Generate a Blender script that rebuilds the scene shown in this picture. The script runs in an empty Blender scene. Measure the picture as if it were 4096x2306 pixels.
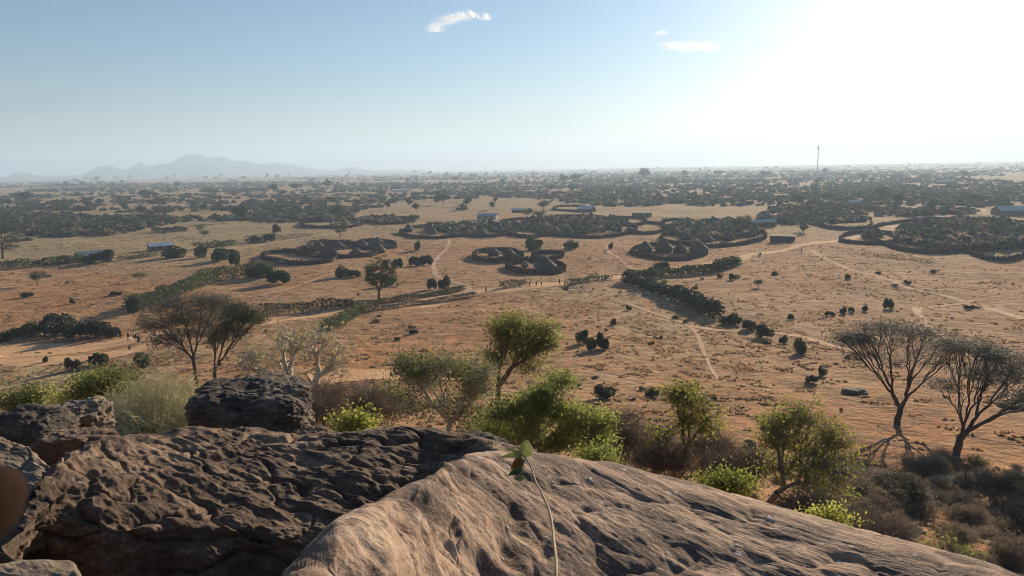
import bpy, bmesh, math, random
import numpy as np
from mathutils import Vector, Matrix
R = math.radians
rng = np.random.default_rng(7)
random.seed(7)
sc = bpy.context.scene
COL = sc.collection
# ------------------------------------------------------------------ camera
CAMZ = 37.0
FS = 2820.0                       # focal length in photo pixels
PITCH, ROLL = R(9.66), R(0.99)
CAM = np.array([0.0, 0.0, CAMZ])
_F = np.array([0, math.cos(PITCH), -math.sin(PITCH)])
_U0 = np.array([0, math.sin(PITCH), math.cos(PITCH)])
_R0 = np.array([1.0, 0, 0])
_RR = math.cos(ROLL) * _R0 - math.sin(ROLL) * _U0
_UU = math.sin(ROLL) * _R0 + math.cos(ROLL) * _U0
cd = bpy.data.cameras.new("camera")
cam = bpy.data.objects.new("camera", cd)
COL.objects.link(cam)
M = Matrix(((_RR[0], _UU[0], -_F[0], 0), (_RR[1], _UU[1], -_F[1], 0), (_RR[2], _UU[2], -_F[2], CAMZ), (0, 0, 0, 1)))
cam.matrix_world = M
cd.sensor_width = 8.14
cd.lens = 8.14 * FS / 4096
cd.clip_start, cd.clip_end = 0.05, 60000
cd.dof.use_dof = True
cd.dof.focus_distance = 14.0
cd.dof.aperture_fstop = 2.8
sc.camera = cam

def pdir(x, y):
    x = np.asarray(x, float); y = np.asarray(y, float)
    d = _F + ((x - 2048) / FS)[..., None] * _RR - ((y - 1153) / FS)[..., None] * _UU
    return d
# ------------------------------------------------------------------ light
SUN_AZ = math.atan2(*pdir(3620, 650)[:2])
SUN_EL = R(15.0)
sd = np.array([math.sin(SUN_AZ) * math.cos(SUN_EL), math.cos(SUN_AZ) * math.cos(SUN_EL), math.sin(SUN_EL)])
w = bpy.data.worlds.new("World"); sc.world = w; w.use_nodes = True
nt = w.node_tree
bg = nt.nodes["Background"]
sky = nt.nodes.new("ShaderNodeTexSky"); sky.sky_type = 'NISHITA'; sky.sun_disc = False
sky.sun_elevation = SUN_EL; sky.sun_rotation = SUN_AZ
sky.air_density = 1.3; sky.dust_density = 0.72; sky.ozone_density = 5.5; sky.altitude = 600
nt.links.new(sky.outputs[0], bg.inputs[0]); bg.inputs[1].default_value = 0.056
sl = bpy.data.lights.new("sun", 'SUN'); sl.energy = 5.0; sl.angle = R(0.5); sl.color = (1.0, 0.83, 0.61)
so = bpy.data.objects.new("sun", sl); COL.objects.link(so)
so.rotation_euler = Vector(sd).to_track_quat('Z', 'Y').to_euler(); so.location = (0, 0, 100)
sc.view_settings.view_transform = 'Standard'; sc.view_settings.look = 'None'
sc.view_settings.gamma = 1.0; sc.view_settings.exposure = 0.92
sc.render.engine = 'CYCLES'
cy = sc.cycles
cy.max_bounces = 6; cy.diffuse_bounces = 2; cy.glossy_bounces = 1; cy.transmission_bounces = 3
cy.volume_bounces = 1; cy.transparent_max_bounces = 24; cy.sample_clamp_indirect = 4
cy.use_denoising = True; cy.filter_width = 0.8
# ------------------------------------------------------------------ noise and mesh helpers
def _h(i, j, k, s):
    n = (i * 73856093) ^ (j * 19349663) ^ (k * 83492791) ^ (s * 2654435761)
    n = n & 0xffffffff
    n = ((n ^ (n >> 13)) * 1274126177) & 0xffffffff
    n = (n ^ (n >> 16)) & 0xffff
    return n / 32767.5 - 1.0
def vn(P, s=0):
    P = np.asarray(P, float); i = np.floor(P).astype(np.int64); f = P - i
    u = f * f * f * (f * (f * 6 - 15) + 10)
    r = 0
    for a in (0, 1):
        for b in (0, 1):
            for c in (0, 1):
                wt = (u[:, 0] if a else 1 - u[:, 0]) * (u[:, 1] if b else 1 - u[:, 1]) * (u[:, 2] if c else 1 - u[:, 2])
                r = r + wt * _h(i[:, 0] + a, i[:, 1] + b, i[:, 2] + c, s)
    return r
def fbm(P, o=4, s=0, g=0.5, l=2.03):
    r = 0; a = 1.0; P = np.asarray(P, float)
    for k in range(o):
        r = r + a * vn(P, s + k); a *= g; P = P * l + 3.7
    return r
def ridge(P, o=4, s=0, g=0.5):
    r = 0; a = 1.0; P = np.asarray(P, float)
    for k in range(o):
        r = r + a * (1 - 2.2 * np.abs(vn(P, s + k))); a *= g; P = P * 2.07 + 1.3
    return r
def xyz(x, y, z=None):
    z = np.zeros_like(x) if z is None else z
    return np.stack([x, y, z], -1)
def mesh_np(name, V, F, mats=(), smooth=False, mi=None, attr=None):
    V = np.asarray(V, np.float32); F = np.asarray(F, np.int32)
    me = bpy.data.meshes.new(name)
    k = F.shape[1]
    me.vertices.add(len(V)); me.vertices.foreach_set("co", V.ravel())
    me.loops.add(F.size); me.loops.foreach_set("vertex_index", F.ravel())
    me.polygons.add(len(F)); me.polygons.foreach_set("loop_start", np.arange(0, F.size, k, dtype=np.int32))
    for m in mats: me.materials.append(m)
    if mi is not None: me.polygons.foreach_set("material_index", np.asarray(mi, np.int32))
    me.update(calc_edges=True)
    me.polygons.foreach_set("use_smooth", np.full(len(F), smooth))
    if attr is not None:
        for n, A in attr.items():
            at = me.color_attributes.new(n, 'FLOAT_COLOR', 'POINT')
            c = np.ones((len(V), 4), np.float32); c[:, :A.shape[1]] = A
            at.data.foreach_set("color", c.ravel())
    return me
def link(name, me, parent=None, loc=None, rz=None, sc_=None):
    o = bpy.data.objects.new(name, me); COL.objects.link(o)
    if parent is not None: o.parent = parent
    if loc is not None: o.location = loc
    if rz is not None: o.rotation_euler = (0, 0, rz)
    if sc_ is not None: o.scale = sc_ if hasattr(sc_, '__len__') else (sc_,) * 3
    return o
def tag(o, label=None, cat=None, group=None, kind=None):
    if label: o["label"] = label
    if cat: o["category"] = cat
    if group: o["group"] = group
    if kind: o["kind"] = kind
    return o
def empty(name, loc=(0, 0, 0), rz=0):
    o = bpy.data.objects.new(name, None); COL.objects.link(o); o.location = loc; o.rotation_euler = (0, 0, rz)
    o.empty_display_size = 0.3
    return o
def dup(o, loc=None, rz=None, s=None, label=None, group=None, parent=None):
    c = o.copy(); COL.objects.link(c)
    if parent is not None: c.parent = parent
    if loc is not None: c.location = loc
    if rz is not None: c.rotation_euler = (0, 0, rz)
    if s is not None: c.scale = s if hasattr(s, '__len__') else (s,) * 3
    if label: c["label"] = label
    if group: c["group"] = group
    for ch in list(o.children): dup(ch, parent=c)
    return c
class MB:
    """collects quads / boxes / cones / tubes into one mesh"""
    def __init__(s): s.v = []; s.f = []; s.m = []; s.n = 0
    def add(s, V, F, mi=0):
        V = np.asarray(V, float).reshape(-1, 3); s.v.append(V)
        for f in F: s.f.append([i + s.n for i in f]); s.m.append(mi)
        s.n += len(V)
    def box(s, c, d, rz=0, mi=0, taper=1.0, shx=0, shy=0):
        c = np.array(c, float); d = np.array(d, float) / 2
        V = []
        for z in (-1, 1):
            t = taper if z > 0 else 1
            for x, y in ((-1, -1), (1, -1), (1, 1), (-1, 1)):
                V.append((x * d[0] * t + (shx if z > 0 else 0), y * d[1] * t + (shy if z > 0 else 0), z * d[2]))
        V = np.array(V); ca, sa = math.cos(rz), math.sin(rz)
        V = V @ np.array([[ca, sa, 0], [-sa, ca, 0], [0, 0, 1]]) + c
        s.add(V, [(0, 3, 2, 1), (4, 5, 6, 7), (0, 1, 5, 4), (1, 2, 6, 5), (2, 3, 7, 6), (3, 0, 4, 7)], mi)
    def lathe(s, prof, c=(0, 0, 0), n=16, mi=0, jit=0, cap=True):
        V = []
        for r, z in prof:
            for k in range(n):
                a = 2 * math.pi * k / n
                rr = r * (1 + (random.uniform(-jit, jit) if jit else 0))
                V.append((c[0] + rr * math.cos(a), c[1] + rr * math.sin(a), c[2] + z + (random.uniform(-jit, jit) * .6 if jit else 0)))
        F = []
        for i in range(len(prof) - 1):
            for k in range(n):
                F.append((i * n + k, i * n + (k + 1) % n, (i + 1) * n + (k + 1) % n, (i + 1) * n + k))
        if cap: F.append(tuple(range((len(prof) - 1) * n, len(prof) * n))); F.append(tuple(range(n - 1, -1, -1)))
        s.add(V, F, mi)
    def tube(s, P, rad, n=5, mi=0):
        V, F = tube_np([np.array(P, float)], [np.array(rad, float)], n)
        s.add(V, [tuple(f) for f in F], mi)
    def mesh(s, name, mats=(), smooth=False):
        me = bpy.data.meshes.new(name)
        V = np.concatenate(s.v) if s.v else np.zeros((0, 3))
        me.from_pydata(V.tolist(), [], s.f)
        for m in mats: me.materials.append(m)
        me.polygons.foreach_set("material_index", s.m)
        me.polygons.foreach_set("use_smooth", [smooth] * len(s.f))
        me.update()
        return me
def tube_np(paths, rads, n=5):
    """swept tubes along point lists"""
    VV = []; FF = []; off = 0
    ang = np.arange(n) * 2 * math.pi / n
    for P, r in zip(paths, rads):
        m = len(P)
        T = np.gradient(P, axis=0); T /= (np.linalg.norm(T, axis=1, keepdims=True) + 1e-9)
        up = np.where(np.abs(T[:, 2:3]) > 0.9, np.array([[1.0, 0, 0]]), np.array([[0, 0, 1.0]]))
        A = np.cross(T, up); A /= (np.linalg.norm(A, axis=1, keepdims=True) + 1e-9)
        for i in range(1, m):
            A[i] = A[i - 1] - T[i] * np.dot(A[i - 1], T[i]); A[i] /= (np.linalg.norm(A[i]) + 1e-9)
        B = np.cross(T, A)
        V = P[:, None, :] + r[:, None, None] * (np.cos(ang)[None, :, None] * A[:, None, :] + np.sin(ang)[None, :, None] * B[:, None, :])
        VV.append(V.reshape(-1, 3))
        i, k = np.meshgrid(np.arange(m - 1), np.arange(n), indexing='ij')
        a = i * n + k; b = i * n + (k + 1) % n
        FF.append(np.stack([a, b, b + n, a + n], -1).reshape(-1, 4) + off)
        off += m * n
    return np.concatenate(VV), np.concatenate(FF)
def leaves_np(C, size, asp=0.6, flat=0.0, jit=0.35):
    """one small quad per centre, random orientation (flat: how level it lies)"""
    N = len(C)
    n = rng.normal(size=(N, 3)); n[:, 2] += flat * 3; n /= np.linalg.norm(n, axis=1, keepdims=True)
    a = np.cross(n, rng.normal(size=(N, 3))); a /= np.linalg.norm(a, axis=1, keepdims=True)
    b = np.cross(n, a)
    s = size * (1 + rng.uniform(-jit, jit, (N, 1)))
    a = a * s; b = b * s * asp
    V = np.stack([C - a, C - b * .9 + a * .1, C + a, C + b * .9 + a * .1], 1).reshape(-1, 3)
    F = np.arange(4 * N).reshape(-1, 4)
    return V, F
# ------------------------------------------------------------------ materials
def mat(name, base=(.5, .5, .5), rough=.9, spec=.2):
    m = bpy.data.materials.new(name); m.use_nodes = True
    b = m.node_tree.nodes["Principled BSDF"]
    b.inputs["Base Color"].default_value = (*base, 1); b.inputs["Roughness"].default_value = rough
    b.inputs["Specular IOR Level"].default_value = spec
    return m, m.node_tree, b
def nd(nt, t, **kw):
    n = nt.nodes.new(t)
    for k, v in kw.items():
        if k.startswith('i_'):
            key = k[2:]; key = int(key) if key.isdigit() else key.replace('_', ' ')
            n.inputs[key].default_value = v
        else: setattr(n, k, v)
    return n
def noise(nt, vec, scale, detail=6, rough=.55, dist=0):
    n = nd(nt, "ShaderNodeTexNoise", i_Scale=scale, i_Detail=detail, i_Roughness=rough, i_Distortion=dist)
    if vec is not None: nt.links.new(vec, n.inputs["Vector"])
    return n.outputs["Fac"]
def ramp(nt, fac, stops):
    n = nt.nodes.new("ShaderNodeValToRGB"); e = n.color_ramp.elements
    while len(e) < len(stops): e.new(0.5)
    for k, (p, c) in enumerate(stops):
        e[k].position = p; e[k].color = (*c, 1) if len(c) == 3 else c
    nt.links.new(fac, n.inputs[0]); return n.outputs[0]
def mix(nt, fac, a, b, mode='MIX'):
    n = nt.nodes.new("ShaderNodeMix"); n.data_type = 'RGBA'; n.blend_type = mode
    for sock, v in ((n.inputs[0], fac), (n.inputs[6], a), (n.inputs[7], b)):
        if hasattr(v, 'is_output'): nt.links.new(v, sock)
        elif isinstance(v, (int, float)): sock.default_value = v
        else: sock.default_value = (*v, 1)
    return n.outputs[2]
def mapr(nt, v, a, b, c=0, d=1):
    n = nd(nt, "ShaderNodeMapRange", i_1=a, i_2=b, i_3=c, i_4=d); nt.links.new(v, n.inputs[0]); return n.outputs[0]
def math_(nt, op, a, b=0.0):
    n = nt.nodes.new("ShaderNodeMath"); n.operation = op
    for s, v in ((n.inputs[0], a), (n.inputs[1], b)):
        if hasattr(v, 'is_output'): nt.links.new(v, s)
        else: s.default_value = v
    return n.outputs[0]
def pos(nt, scale=(1, 1, 1), rot=(0, 0, 0), obj=False):
    if obj: s = nt.nodes.new("ShaderNodeTexCoord").outputs["Object"]
    else: s = nt.nodes.new("ShaderNodeNewGeometry").outputs["Position"]
    m = nt.nodes.new("ShaderNodeMapping"); m.inputs["Scale"].default_value = scale; m.inputs["Rotation"].default_value = rot
    nt.links.new(s, m.inputs[0]); return m.outputs[0]
def posr(nt, th, st):
    s = nt.nodes.new("ShaderNodeNewGeometry").outputs["Position"]
    m = nt.nodes.new("ShaderNodeMapping"); m.vector_type = 'TEXTURE'
    m.inputs["Scale"].default_value = st; m.inputs["Rotation"].default_value = (0, 0, R(th))
    nt.links.new(s, m.inputs[0]); return m.outputs[0]
def worley(P, s=0):
    P = np.asarray(P, float); i = np.floor(P).astype(np.int64); d1 = np.full(len(P), 9.0); d2 = d1.copy()
    for a in (-1, 0, 1):
        for b in (-1, 0, 1):
            for c in (-1, 0, 1):
                q = i + [a, b, c]
                o = np.stack([_h(q[:, 0], q[:, 1], q[:, 2], s + 101 + k) for k in range(3)], -1) * .5 + .5
                d = np.linalg.norm(q + o - P, axis=1)
                m_ = d < d1; d2 = np.where(m_, d1, np.minimum(d2, d)); d1 = np.where(m_, d, d1)
    return d1, d2
def strata(t):
    f = t - np.floor(t); return np.clip((f - .72) / .28, 0, 1) ** 1.5 - f
def bump(nt, b, h, strength, dist, prev=None):
    n = nd(nt, "ShaderNodeBump", i_Strength=strength, i_Distance=dist)
    nt.links.new(h, n.inputs["Height"])
    if prev is not None: nt.links.new(prev, n.inputs["Normal"])
    nt.links.new(n.outputs[0], b.inputs["Normal"]); return n.outputs[0]
def foliage(name, dark, light, trans=.35, scale=1.2, dry=None):
    m, nt, b = mat(name, rough=.65, spec=.25)
    oi = nt.nodes.new("ShaderNodeObjectInfo")
    v = pos(nt, obj=True)
    f = noise(nt, v, scale, 3)
    f2 = noise(nt, v, scale * 9, 2)
    f = math_(nt, 'ADD', math_(nt, 'MULTIPLY', f, .6), math_(nt, 'MULTIPLY', f2, .4))
    f = math_(nt, 'ADD', f, math_(nt, 'MULTIPLY', math_(nt, 'SUBTRACT', oi.outputs["Random"], .5), .22))
    stops = [(.36, dark), (.62, light)] + ([(.74, dry)] if dry else [])
    c = ramp(nt, f, stops)
    nt.links.new(c, b.inputs["Base Color"])
    t = nt.nodes.new("ShaderNodeBsdfTranslucent"); nt.links.new(c, t.inputs[0])
    mx = nt.nodes.new("ShaderNodeMixShader"); mx.inputs[0].default_value = trans
    nt.links.new(b.outputs[0], mx.inputs[1]); nt.links.new(t.outputs[0], mx.inputs[2])
    nt.links.new(mx.outputs[0], nt.nodes["Material Output"].inputs[0])
    return m
def plain(name, a, b_, scale=3, rough=.9, bs=0, bd=.02, stretch=(1, 1, 1)):
    m, nt, b = mat(name, rough=rough)
    v = pos(nt, scale=stretch, obj=True)
    f = noise(nt, v, scale, 5, .6)
    nt.links.new(ramp(nt, f, [(.3, a), (.7, b_)]), b.inputs["Base Color"])
    if bs: bump(nt, b, f, bs, bd)
    return m
# ------------------------------------------------------------------ terrain
_pr = np.array([0, 3, 6, 10, 15, 20, 30, 40, 52, 62, 82, 104, 126, 160, 200, 250, 320, 420, 600, 20000.])
_pz = np.array([-3.2, -4.2, -5.9, -7.8, -9.8, -11.6, -15.3, -18.6, -21.8, -23.4, -25.8, -28.1, -29.9, -31.9, -33.8, -35.1, -36.2, -36.8, -37, -37.])
_lg = np.linspace(0, math.log(20001), 2000)
_pp = np.interp(np.exp(_lg) - 1, _pr, _pz)
_k = np.exp(-np.linspace(-2, 2, 61) ** 2); _k /= _k.sum()
_pp = np.convolve(np.pad(_pp, 30, mode='edge'), _k, 'valid')
def zt(x, y):
    x = np.asarray(x, float); y = np.asarray(y, float)
    sh = x.shape; x = x.ravel(); y = y.ravel()
    r = np.hypot(x, y)
    z = CAMZ + np.interp(np.log(r + 1), _lg, _pp)
    z = z + 4.2 * np.exp(-((x + 4.6) ** 2 + (y - 11.5) ** 2) / (2 * 3.6 ** 2))
    a = np.clip((r - 14) / 30, 0, 1)
    P = xyz(x, y)
    z = z + a * (0.55 * vn(P / 34, 5) * np.clip(r / 120, .5, 1.6) + .33 * vn(P / 9.0, 6) * np.exp(-r / 500) + .15 * vn(P / np.array([3.2, 2.4, 1]), 8) * np.exp(-r / 220))
    return z.reshape(sh)
def gnd(x, y, rmax=14000):
    """photo pixel -> point on the ground"""
    d = pdir(x, y); sh = d.shape[:-1]; d = d.reshape(-1, 3)
    d = d / np.hypot(d[:, 0], d[:, 1])[:, None]
    rs = np.exp(np.linspace(math.log(6), math.log(rmax), 900))
    hit = np.full(len(d), rmax)
    for i in range(len(d)):
        z = CAMZ + d[i, 2] * rs; g = zt(d[i, 0] * rs, d[i, 1] * rs)
        k = np.argmax(z < g)
        if z[k] < g[k]:
            if k == 0: hit[i] = rs[0]
            else:
                a = z[k - 1] - g[k - 1]; b = g[k] - z[k]; hit[i] = rs[k - 1] + (rs[k] - rs[k - 1]) * a / (a + b)
    P = xyz(d[:, 0] * hit, d[:, 1] * hit); P[:, 2] = zt(P[:, 0], P[:, 1])
    return P.reshape(*sh, 3)
def at(x, y, depth):
    """photo pixel at a forward distance -> point"""
    return CAM + pdir(x, y) * np.asarray(depth, float)[..., None]
def m_per_px(P): return float(np.dot(np.asarray(P) - CAM, _F)) / FS
# ------------------------------------------------------------------ ground sheet
az = np.concatenate([np.linspace(-62, 62, 840), np.linspace(64, 296, 100)])
az = np.radians(az)
rr = np.concatenate([[0.6, 1.5, 2.5], np.exp(np.linspace(math.log(4), math.log(13500), 400))])
A_, R_ = np.meshgrid(az, rr)
gx, gy = np.sin(A_) * R_, np.cos(A_) * R_
gz = zt(gx, gy)
na, nr = len(az), len(rr)
V = np.stack([gx, gy, gz], -1).reshape(-1, 3)
_lr = np.log(rr)
def zm(x, y):
    """height of the meshed ground sheet"""
    a = np.arctan2(x, y); r = np.log(np.maximum(np.hypot(x, y), .7))
    fa = np.clip((a - az[0]) / (az[1] - az[0]), 0, 838.999); ia = fa.astype(int); fa = fa - ia
    ir = np.clip(np.searchsorted(_lr, r) - 1, 0, nr - 2)
    fr = (np.exp(r) - rr[ir]) / (rr[ir + 1] - rr[ir])
    q = lambda i_, j_: gz[i_, j_]
    return (q(ir, ia) * (1 - fa) + q(ir, ia + 1) * fa) * (1 - fr) + (q(ir + 1, ia) * (1 - fa) + q(ir + 1, ia + 1) * fa) * fr
i, j = np.meshgrid(np.arange(nr - 1), np.arange(na), indexing='ij')
jn = (j + 1) % na
F = np.stack([i * na + j, i * na + jn, (i + 1) * na + jn, (i + 1) * na + j], -1).reshape(-1, 4)[:, ::-1]
# pigment map: R = straw grass cover, G = bare red soil
def blob(cx, cy, rx, ry):
    c = gnd(np.array([cx, cx + rx, cx]), np.array([cy, cy, cy - ry]))
    s1 = max(np.linalg.norm(c[1] - c[0]), 1); s2 = max(np.linalg.norm(c[2] - c[0]), 1)
    u = (c[2] - c[0])[:2] / s2; d = V[:, :2] - c[0, :2]
    a = d @ u; b = d @ np.array([-u[1], u[0]])
    return np.exp(-((a / s2) ** 2 + (b / s1) ** 2))
r_ = np.hypot(V[:, 0], V[:, 1])
nz = fbm(V / 45, 3, 11)
far = np.clip((r_ - 230) / 500, 0, 1)
gr = .27 + .35 * far + .22 * nz
gr += .7 * blob(250, 1520, 420, 90) + .75 * blob(350, 950, 500, 60) + .55 * blob(1100, 900, 400, 40) + .3 * blob(2300, 1180, 260, 40) + .35 * blob(2600, 1290, 200, 60)
rd = .66 - .34 * far + .2 * fbm(V / 30, 3, 17)
rd += .6 * blob(900, 1500, 300, 120) + .5 * blob(1450, 1450, 500, 100) + .3 * blob(600, 1180, 600, 60) - .55 * blob(3500, 1180, 700, 150) - .4 * blob(2700, 1280, 260, 60)
AT = np.stack([np.clip(gr, 0, 1), np.clip(rd, 0, 1), np.clip(far, 0, 1)], -1)
m, nt, b = mat("ground", rough=1, spec=.05)
at_ = nd(nt, "ShaderNodeVertexColor", layer_name="map")
sep = nt.nodes.new("ShaderNodeSeparateColor"); nt.links.new(at_.outputs[0], sep.inputs[0])
v = pos(nt)
n1 = noise(nt, v, .06, 8, .62); n2 = noise(nt, v, .55, 6, .6); n3 = noise(nt, v, 2.6, 4, .6)
soil = ramp(nt, n1, [(.3, (.29, .155, .078)), (.5, (.395, .230, .124)), (.7, (.47, .305, .180))])
red = ramp(nt, n1, [(.3, (.34, .148, .065)), (.7, (.48, .240, .112))])
straw = ramp(nt, n2, [(.3, (.235, .165, .085)), (.6, (.46, .345, .185))])
c = mix(nt, sep.outputs[1], soil, red)
gm = math_(nt, 'ADD', sep.outputs[0], math_(nt, 'SUBTRACT', math_(nt, 'MULTIPLY', n2, 1.5), .95))
gm = mapr(nt, gm, .0, .55)
c = mix(nt, gm, c, straw)
tuft = mapr(nt, math_(nt, 'ADD', math_(nt, 'MULTIPLY', n2, .45), math_(nt, 'MULTIPLY', n3, .55)), .53, .62)
c = mix(nt, math_(nt, 'MULTIPLY', tuft, .5), c, (.16, .105, .060))
n4 = noise(nt, v, .28, 9, .68)
c = mix(nt, math_(nt, 'MULTIPLY', mapr(nt, n4, .49, .58), .68), c, (.19, .112, .066))
n5 = noise(nt, v, .10, 6, .6)
c = mix(nt, math_(nt, 'MULTIPLY', mapr(nt, n5, .56, .68), .3), c, (.50, .36, .25))
nt.links.new(c, b.inputs["Base Color"])
vs = pos(nt, scale=(1, 1.0, 1))
hh = math_(nt, 'ADD', math_(nt, 'MULTIPLY', noise(nt, vs, .9, 7, .62), 1.0), math_(nt, 'MULTIPLY', noise(nt, vs, .16, 3), 1.6))
bump(nt, b, hh, .9, .8)
GROUND = m
g = link("ground", mesh_np("ground", V, F, [m], True, attr={"map": AT}))
tag(g, kind="structure")

# ------------------------------------------------------------------ dirt road and footpaths
def catmull(P, step):
    P = np.asarray(P, float); out = []
    Q = np.concatenate([[2 * P[0] - P[1]], P, [2 * P[-1] - P[-2]]])
    for k in range(1, len(Q) - 2):
        n = max(2, int(np.linalg.norm(Q[k + 1] - Q[k]) / step)); t = np.linspace(0, 1, n, endpoint=False)[:, None]
        a, b_, c_, d_ = Q[k - 1], Q[k], Q[k + 1], Q[k + 2]
        out.append(.5 * (2 * b_ + (c_ - a) * t + (2 * a - 5 * b_ + 4 * c_ - d_) * t ** 2 + (3 * b_ - a - 3 * c_ + d_) * t ** 3))
    out.append(P[-1:]); return np.concatenate(out)
def dirt_mat(name, a, b2, c2):
    m, nt, b = mat(name, rough=1, spec=.05)
    v = pos(nt); n1 = noise(nt, v, .35, 7, .6); n2 = noise(nt, v, 2.5, 5, .6)
    c = ramp(nt, math_(nt, 'ADD', math_(nt, 'MULTIPLY', n1, .6), math_(nt, 'MULTIPLY', n2, .4)), [(.32, a), (.5, b2), (.66, c2)])
    nt.links.new(c, b.inputs["Base Color"]); bump(nt, b, math_(nt, 'ADD', n1, math_(nt, 'MULTIPLY', n2, .3)), .6, .3)
    vc = nd(nt, "ShaderNodeVertexColor", layer_name="edge")
    s = nt.nodes.new("ShaderNodeSeparateColor"); nt.links.new(vc.outputs[0], s.inputs[0])
    al = mapr(nt, math_(nt, 'ADD', s.outputs[0], math_(nt, 'MULTIPLY', math_(nt, 'SUBTRACT', noise(nt, v, .8, 6, .65), .5), 1.5)), .3, .5)
    nt.links.new(al, b.inputs["Alpha"]); return m
ROADM = dirt_mat("road_dirt", (.45, .25, .125), (.57, .34, .18), (.64, .42, .25))
PATHM = dirt_mat("path_dirt", (.40, .235, .14), (.49, .31, .19), (.56, .385, .25))
SANDM = dirt_mat("track_dirt", (.40, .24, .14), (.50, .31, .185), (.56, .37, .23))
_lay = [0.012]; ROADS = []
def path(name, px, width, m, wj=.25, label=None):
    P = gnd(np.array([p[0] for p in px]), np.array([p[1] for p in px]))[:, :2]
    D = np.hypot(*P.mean(0)); st = max(1.0, D * .008)
    C = catmull(P, st)
    T = np.gradient(C, axis=0); T /= np.linalg.norm(T, axis=1, keepdims=True) + 1e-9
    N = np.stack([-T[:, 1], T[:, 0]], -1)
    L = np.arange(len(C)) * st
    ROADS.append((C, float(np.mean(width)) * .5))
    wd = np.interp(np.linspace(0, 1, len(C)), np.linspace(0, 1, len(width)), width) if hasattr(width, '__len__') else np.full(len(C), float(width))
    wd = wd * (1 + wj * vn(xyz(L / 9, L * 0), 3))
    C = C + N * (vn(xyz(L / 14, L * 0 + 9), 4) * wd * .35)[:, None]
    u = np.linspace(-1, 1, 9)
    X = C[:, None, :] + N[:, None, :] * (u[None, :, None] * wd[:, None, None] * .5)
    _lay[0] += .004
    Z = zm(X[..., 0], X[..., 1]) + _lay[0] + .00010 * D
    V = np.concatenate([X, Z[..., None]], -1).reshape(-1, 3); n = 9
    i, j = np.meshgrid(np.arange(len(C) - 1), np.arange(n - 1), indexing='ij')
    F = np.stack([i * n + j, i * n + j + 1, (i + 1) * n + j + 1, (i + 1) * n + j], -1).reshape(-1, 4)[:, ::-1]
    e = np.tile(1 - np.abs(u) ** 2, (len(C), 1)).reshape(-1, 1)
    o = link(name, mesh_np(name, V, F, [m], True, attr={"edge": np.repeat(e, 3, 1)}))
    tag(o, kind="structure"); return o
path("dirt_road", [(-400, 1470), (0, 1402), (250, 1392), (480, 1372), (700, 1342), (960, 1302), (1200, 1272), (1450, 1240), (1650, 1212), (1850, 1182), (2050, 1160), (2250, 1136), (2450, 1112), (2620, 1092), (2800, 1060), (2950, 1036), (3100, 1004), (3260, 974), (3420, 952), (3560, 918), (3640, 890)],
     [22, 20, 18, 12, 8, 7, 6.5, 7, 8, 8, 7, 7, 6], ROADM)
path("dirt_road", [(-300, 1445), (60, 1440), (300, 1430), (560, 1400), (760, 1350)], [10, 12, 8], ROADM)
path("track", [(-100, 1085), (200, 1065), (480, 1045), (760, 1020), (1000, 985), (1250, 945), (1420, 925)], 4.5, SANDM)
path("track", [(420, 1090), (700, 1040), (900, 1012), (1090, 968)], 3, SANDM)
path("footpath", [(1890, 1172), (1850, 1140), (1760, 1110), (1742, 1070), (1750, 1030), (1790, 990), (1800, 960)], [3.2, 2.2, 2.5, 2.2], PATHM)
path("footpath", [(3240, 1000), (3330, 1050), (3400, 1080), (3520, 1110), (3640, 1150), (3760, 1180), (3850, 1208), (3960, 1240), (4096, 1275), (4300, 1320)], [3.0, 2.6, 2.6, 3, 3.2], PATHM)
path("footpath", [(3680, 1236), (3760, 1225), (3850, 1212), (3890, 1200)], 2.2, PATHM)
path("footpath", [(3650, 1230), (3690, 1270), (3740, 1320), (3790, 1370), (3900, 1440)], [2.4, 2.8, 2], PATHM)
path("footpath", [(2250, 1120), (2340, 1155), (2480, 1210), (2620, 1255), (2740, 1300), (2800, 1360), (2830, 1450), (2870, 1520)], [1.0, 1.2, 1.4, 1.2, .9, .7], PATHM)
path("footpath", [(2740, 1302), (2860, 1320), (3000, 1322), (3200, 1345), (3440, 1420)], [2.6, 3.5, 2.6], SANDM)
path("footpath", [(2420, 985), (2450, 1020), (2500, 1060), (2560, 1090)], 2.2, PATHM)
path("footpath", [(2050, 1225), (2180, 1262), (2200, 1310), (2240, 1350)], 1.2, PATHM)
path("footpath", [(1050, 1185), (1200, 1140), (1290, 1105), (1380, 1088)], 2.0, PATHM)
path("track", [(2560, 792), (2700, 788), (2830, 772), (2900, 766)], [9, 12, 10], SANDM)
path("track", [(3920, 850), (3860, 820), (3790, 798), (3830, 770), (3815, 742)], [16, 14, 16, 22], SANDM)
path("track", [(4200, 852), (4040, 852), (3900, 856), (3720, 880), (3560, 905), (3480, 935)], [10, 9, 7], SANDM)
path("dirt_road", [(1250, 1530), (1500, 1500), (1700, 1495), (1900, 1490)], [14, 12, 9], ROADM)
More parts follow.
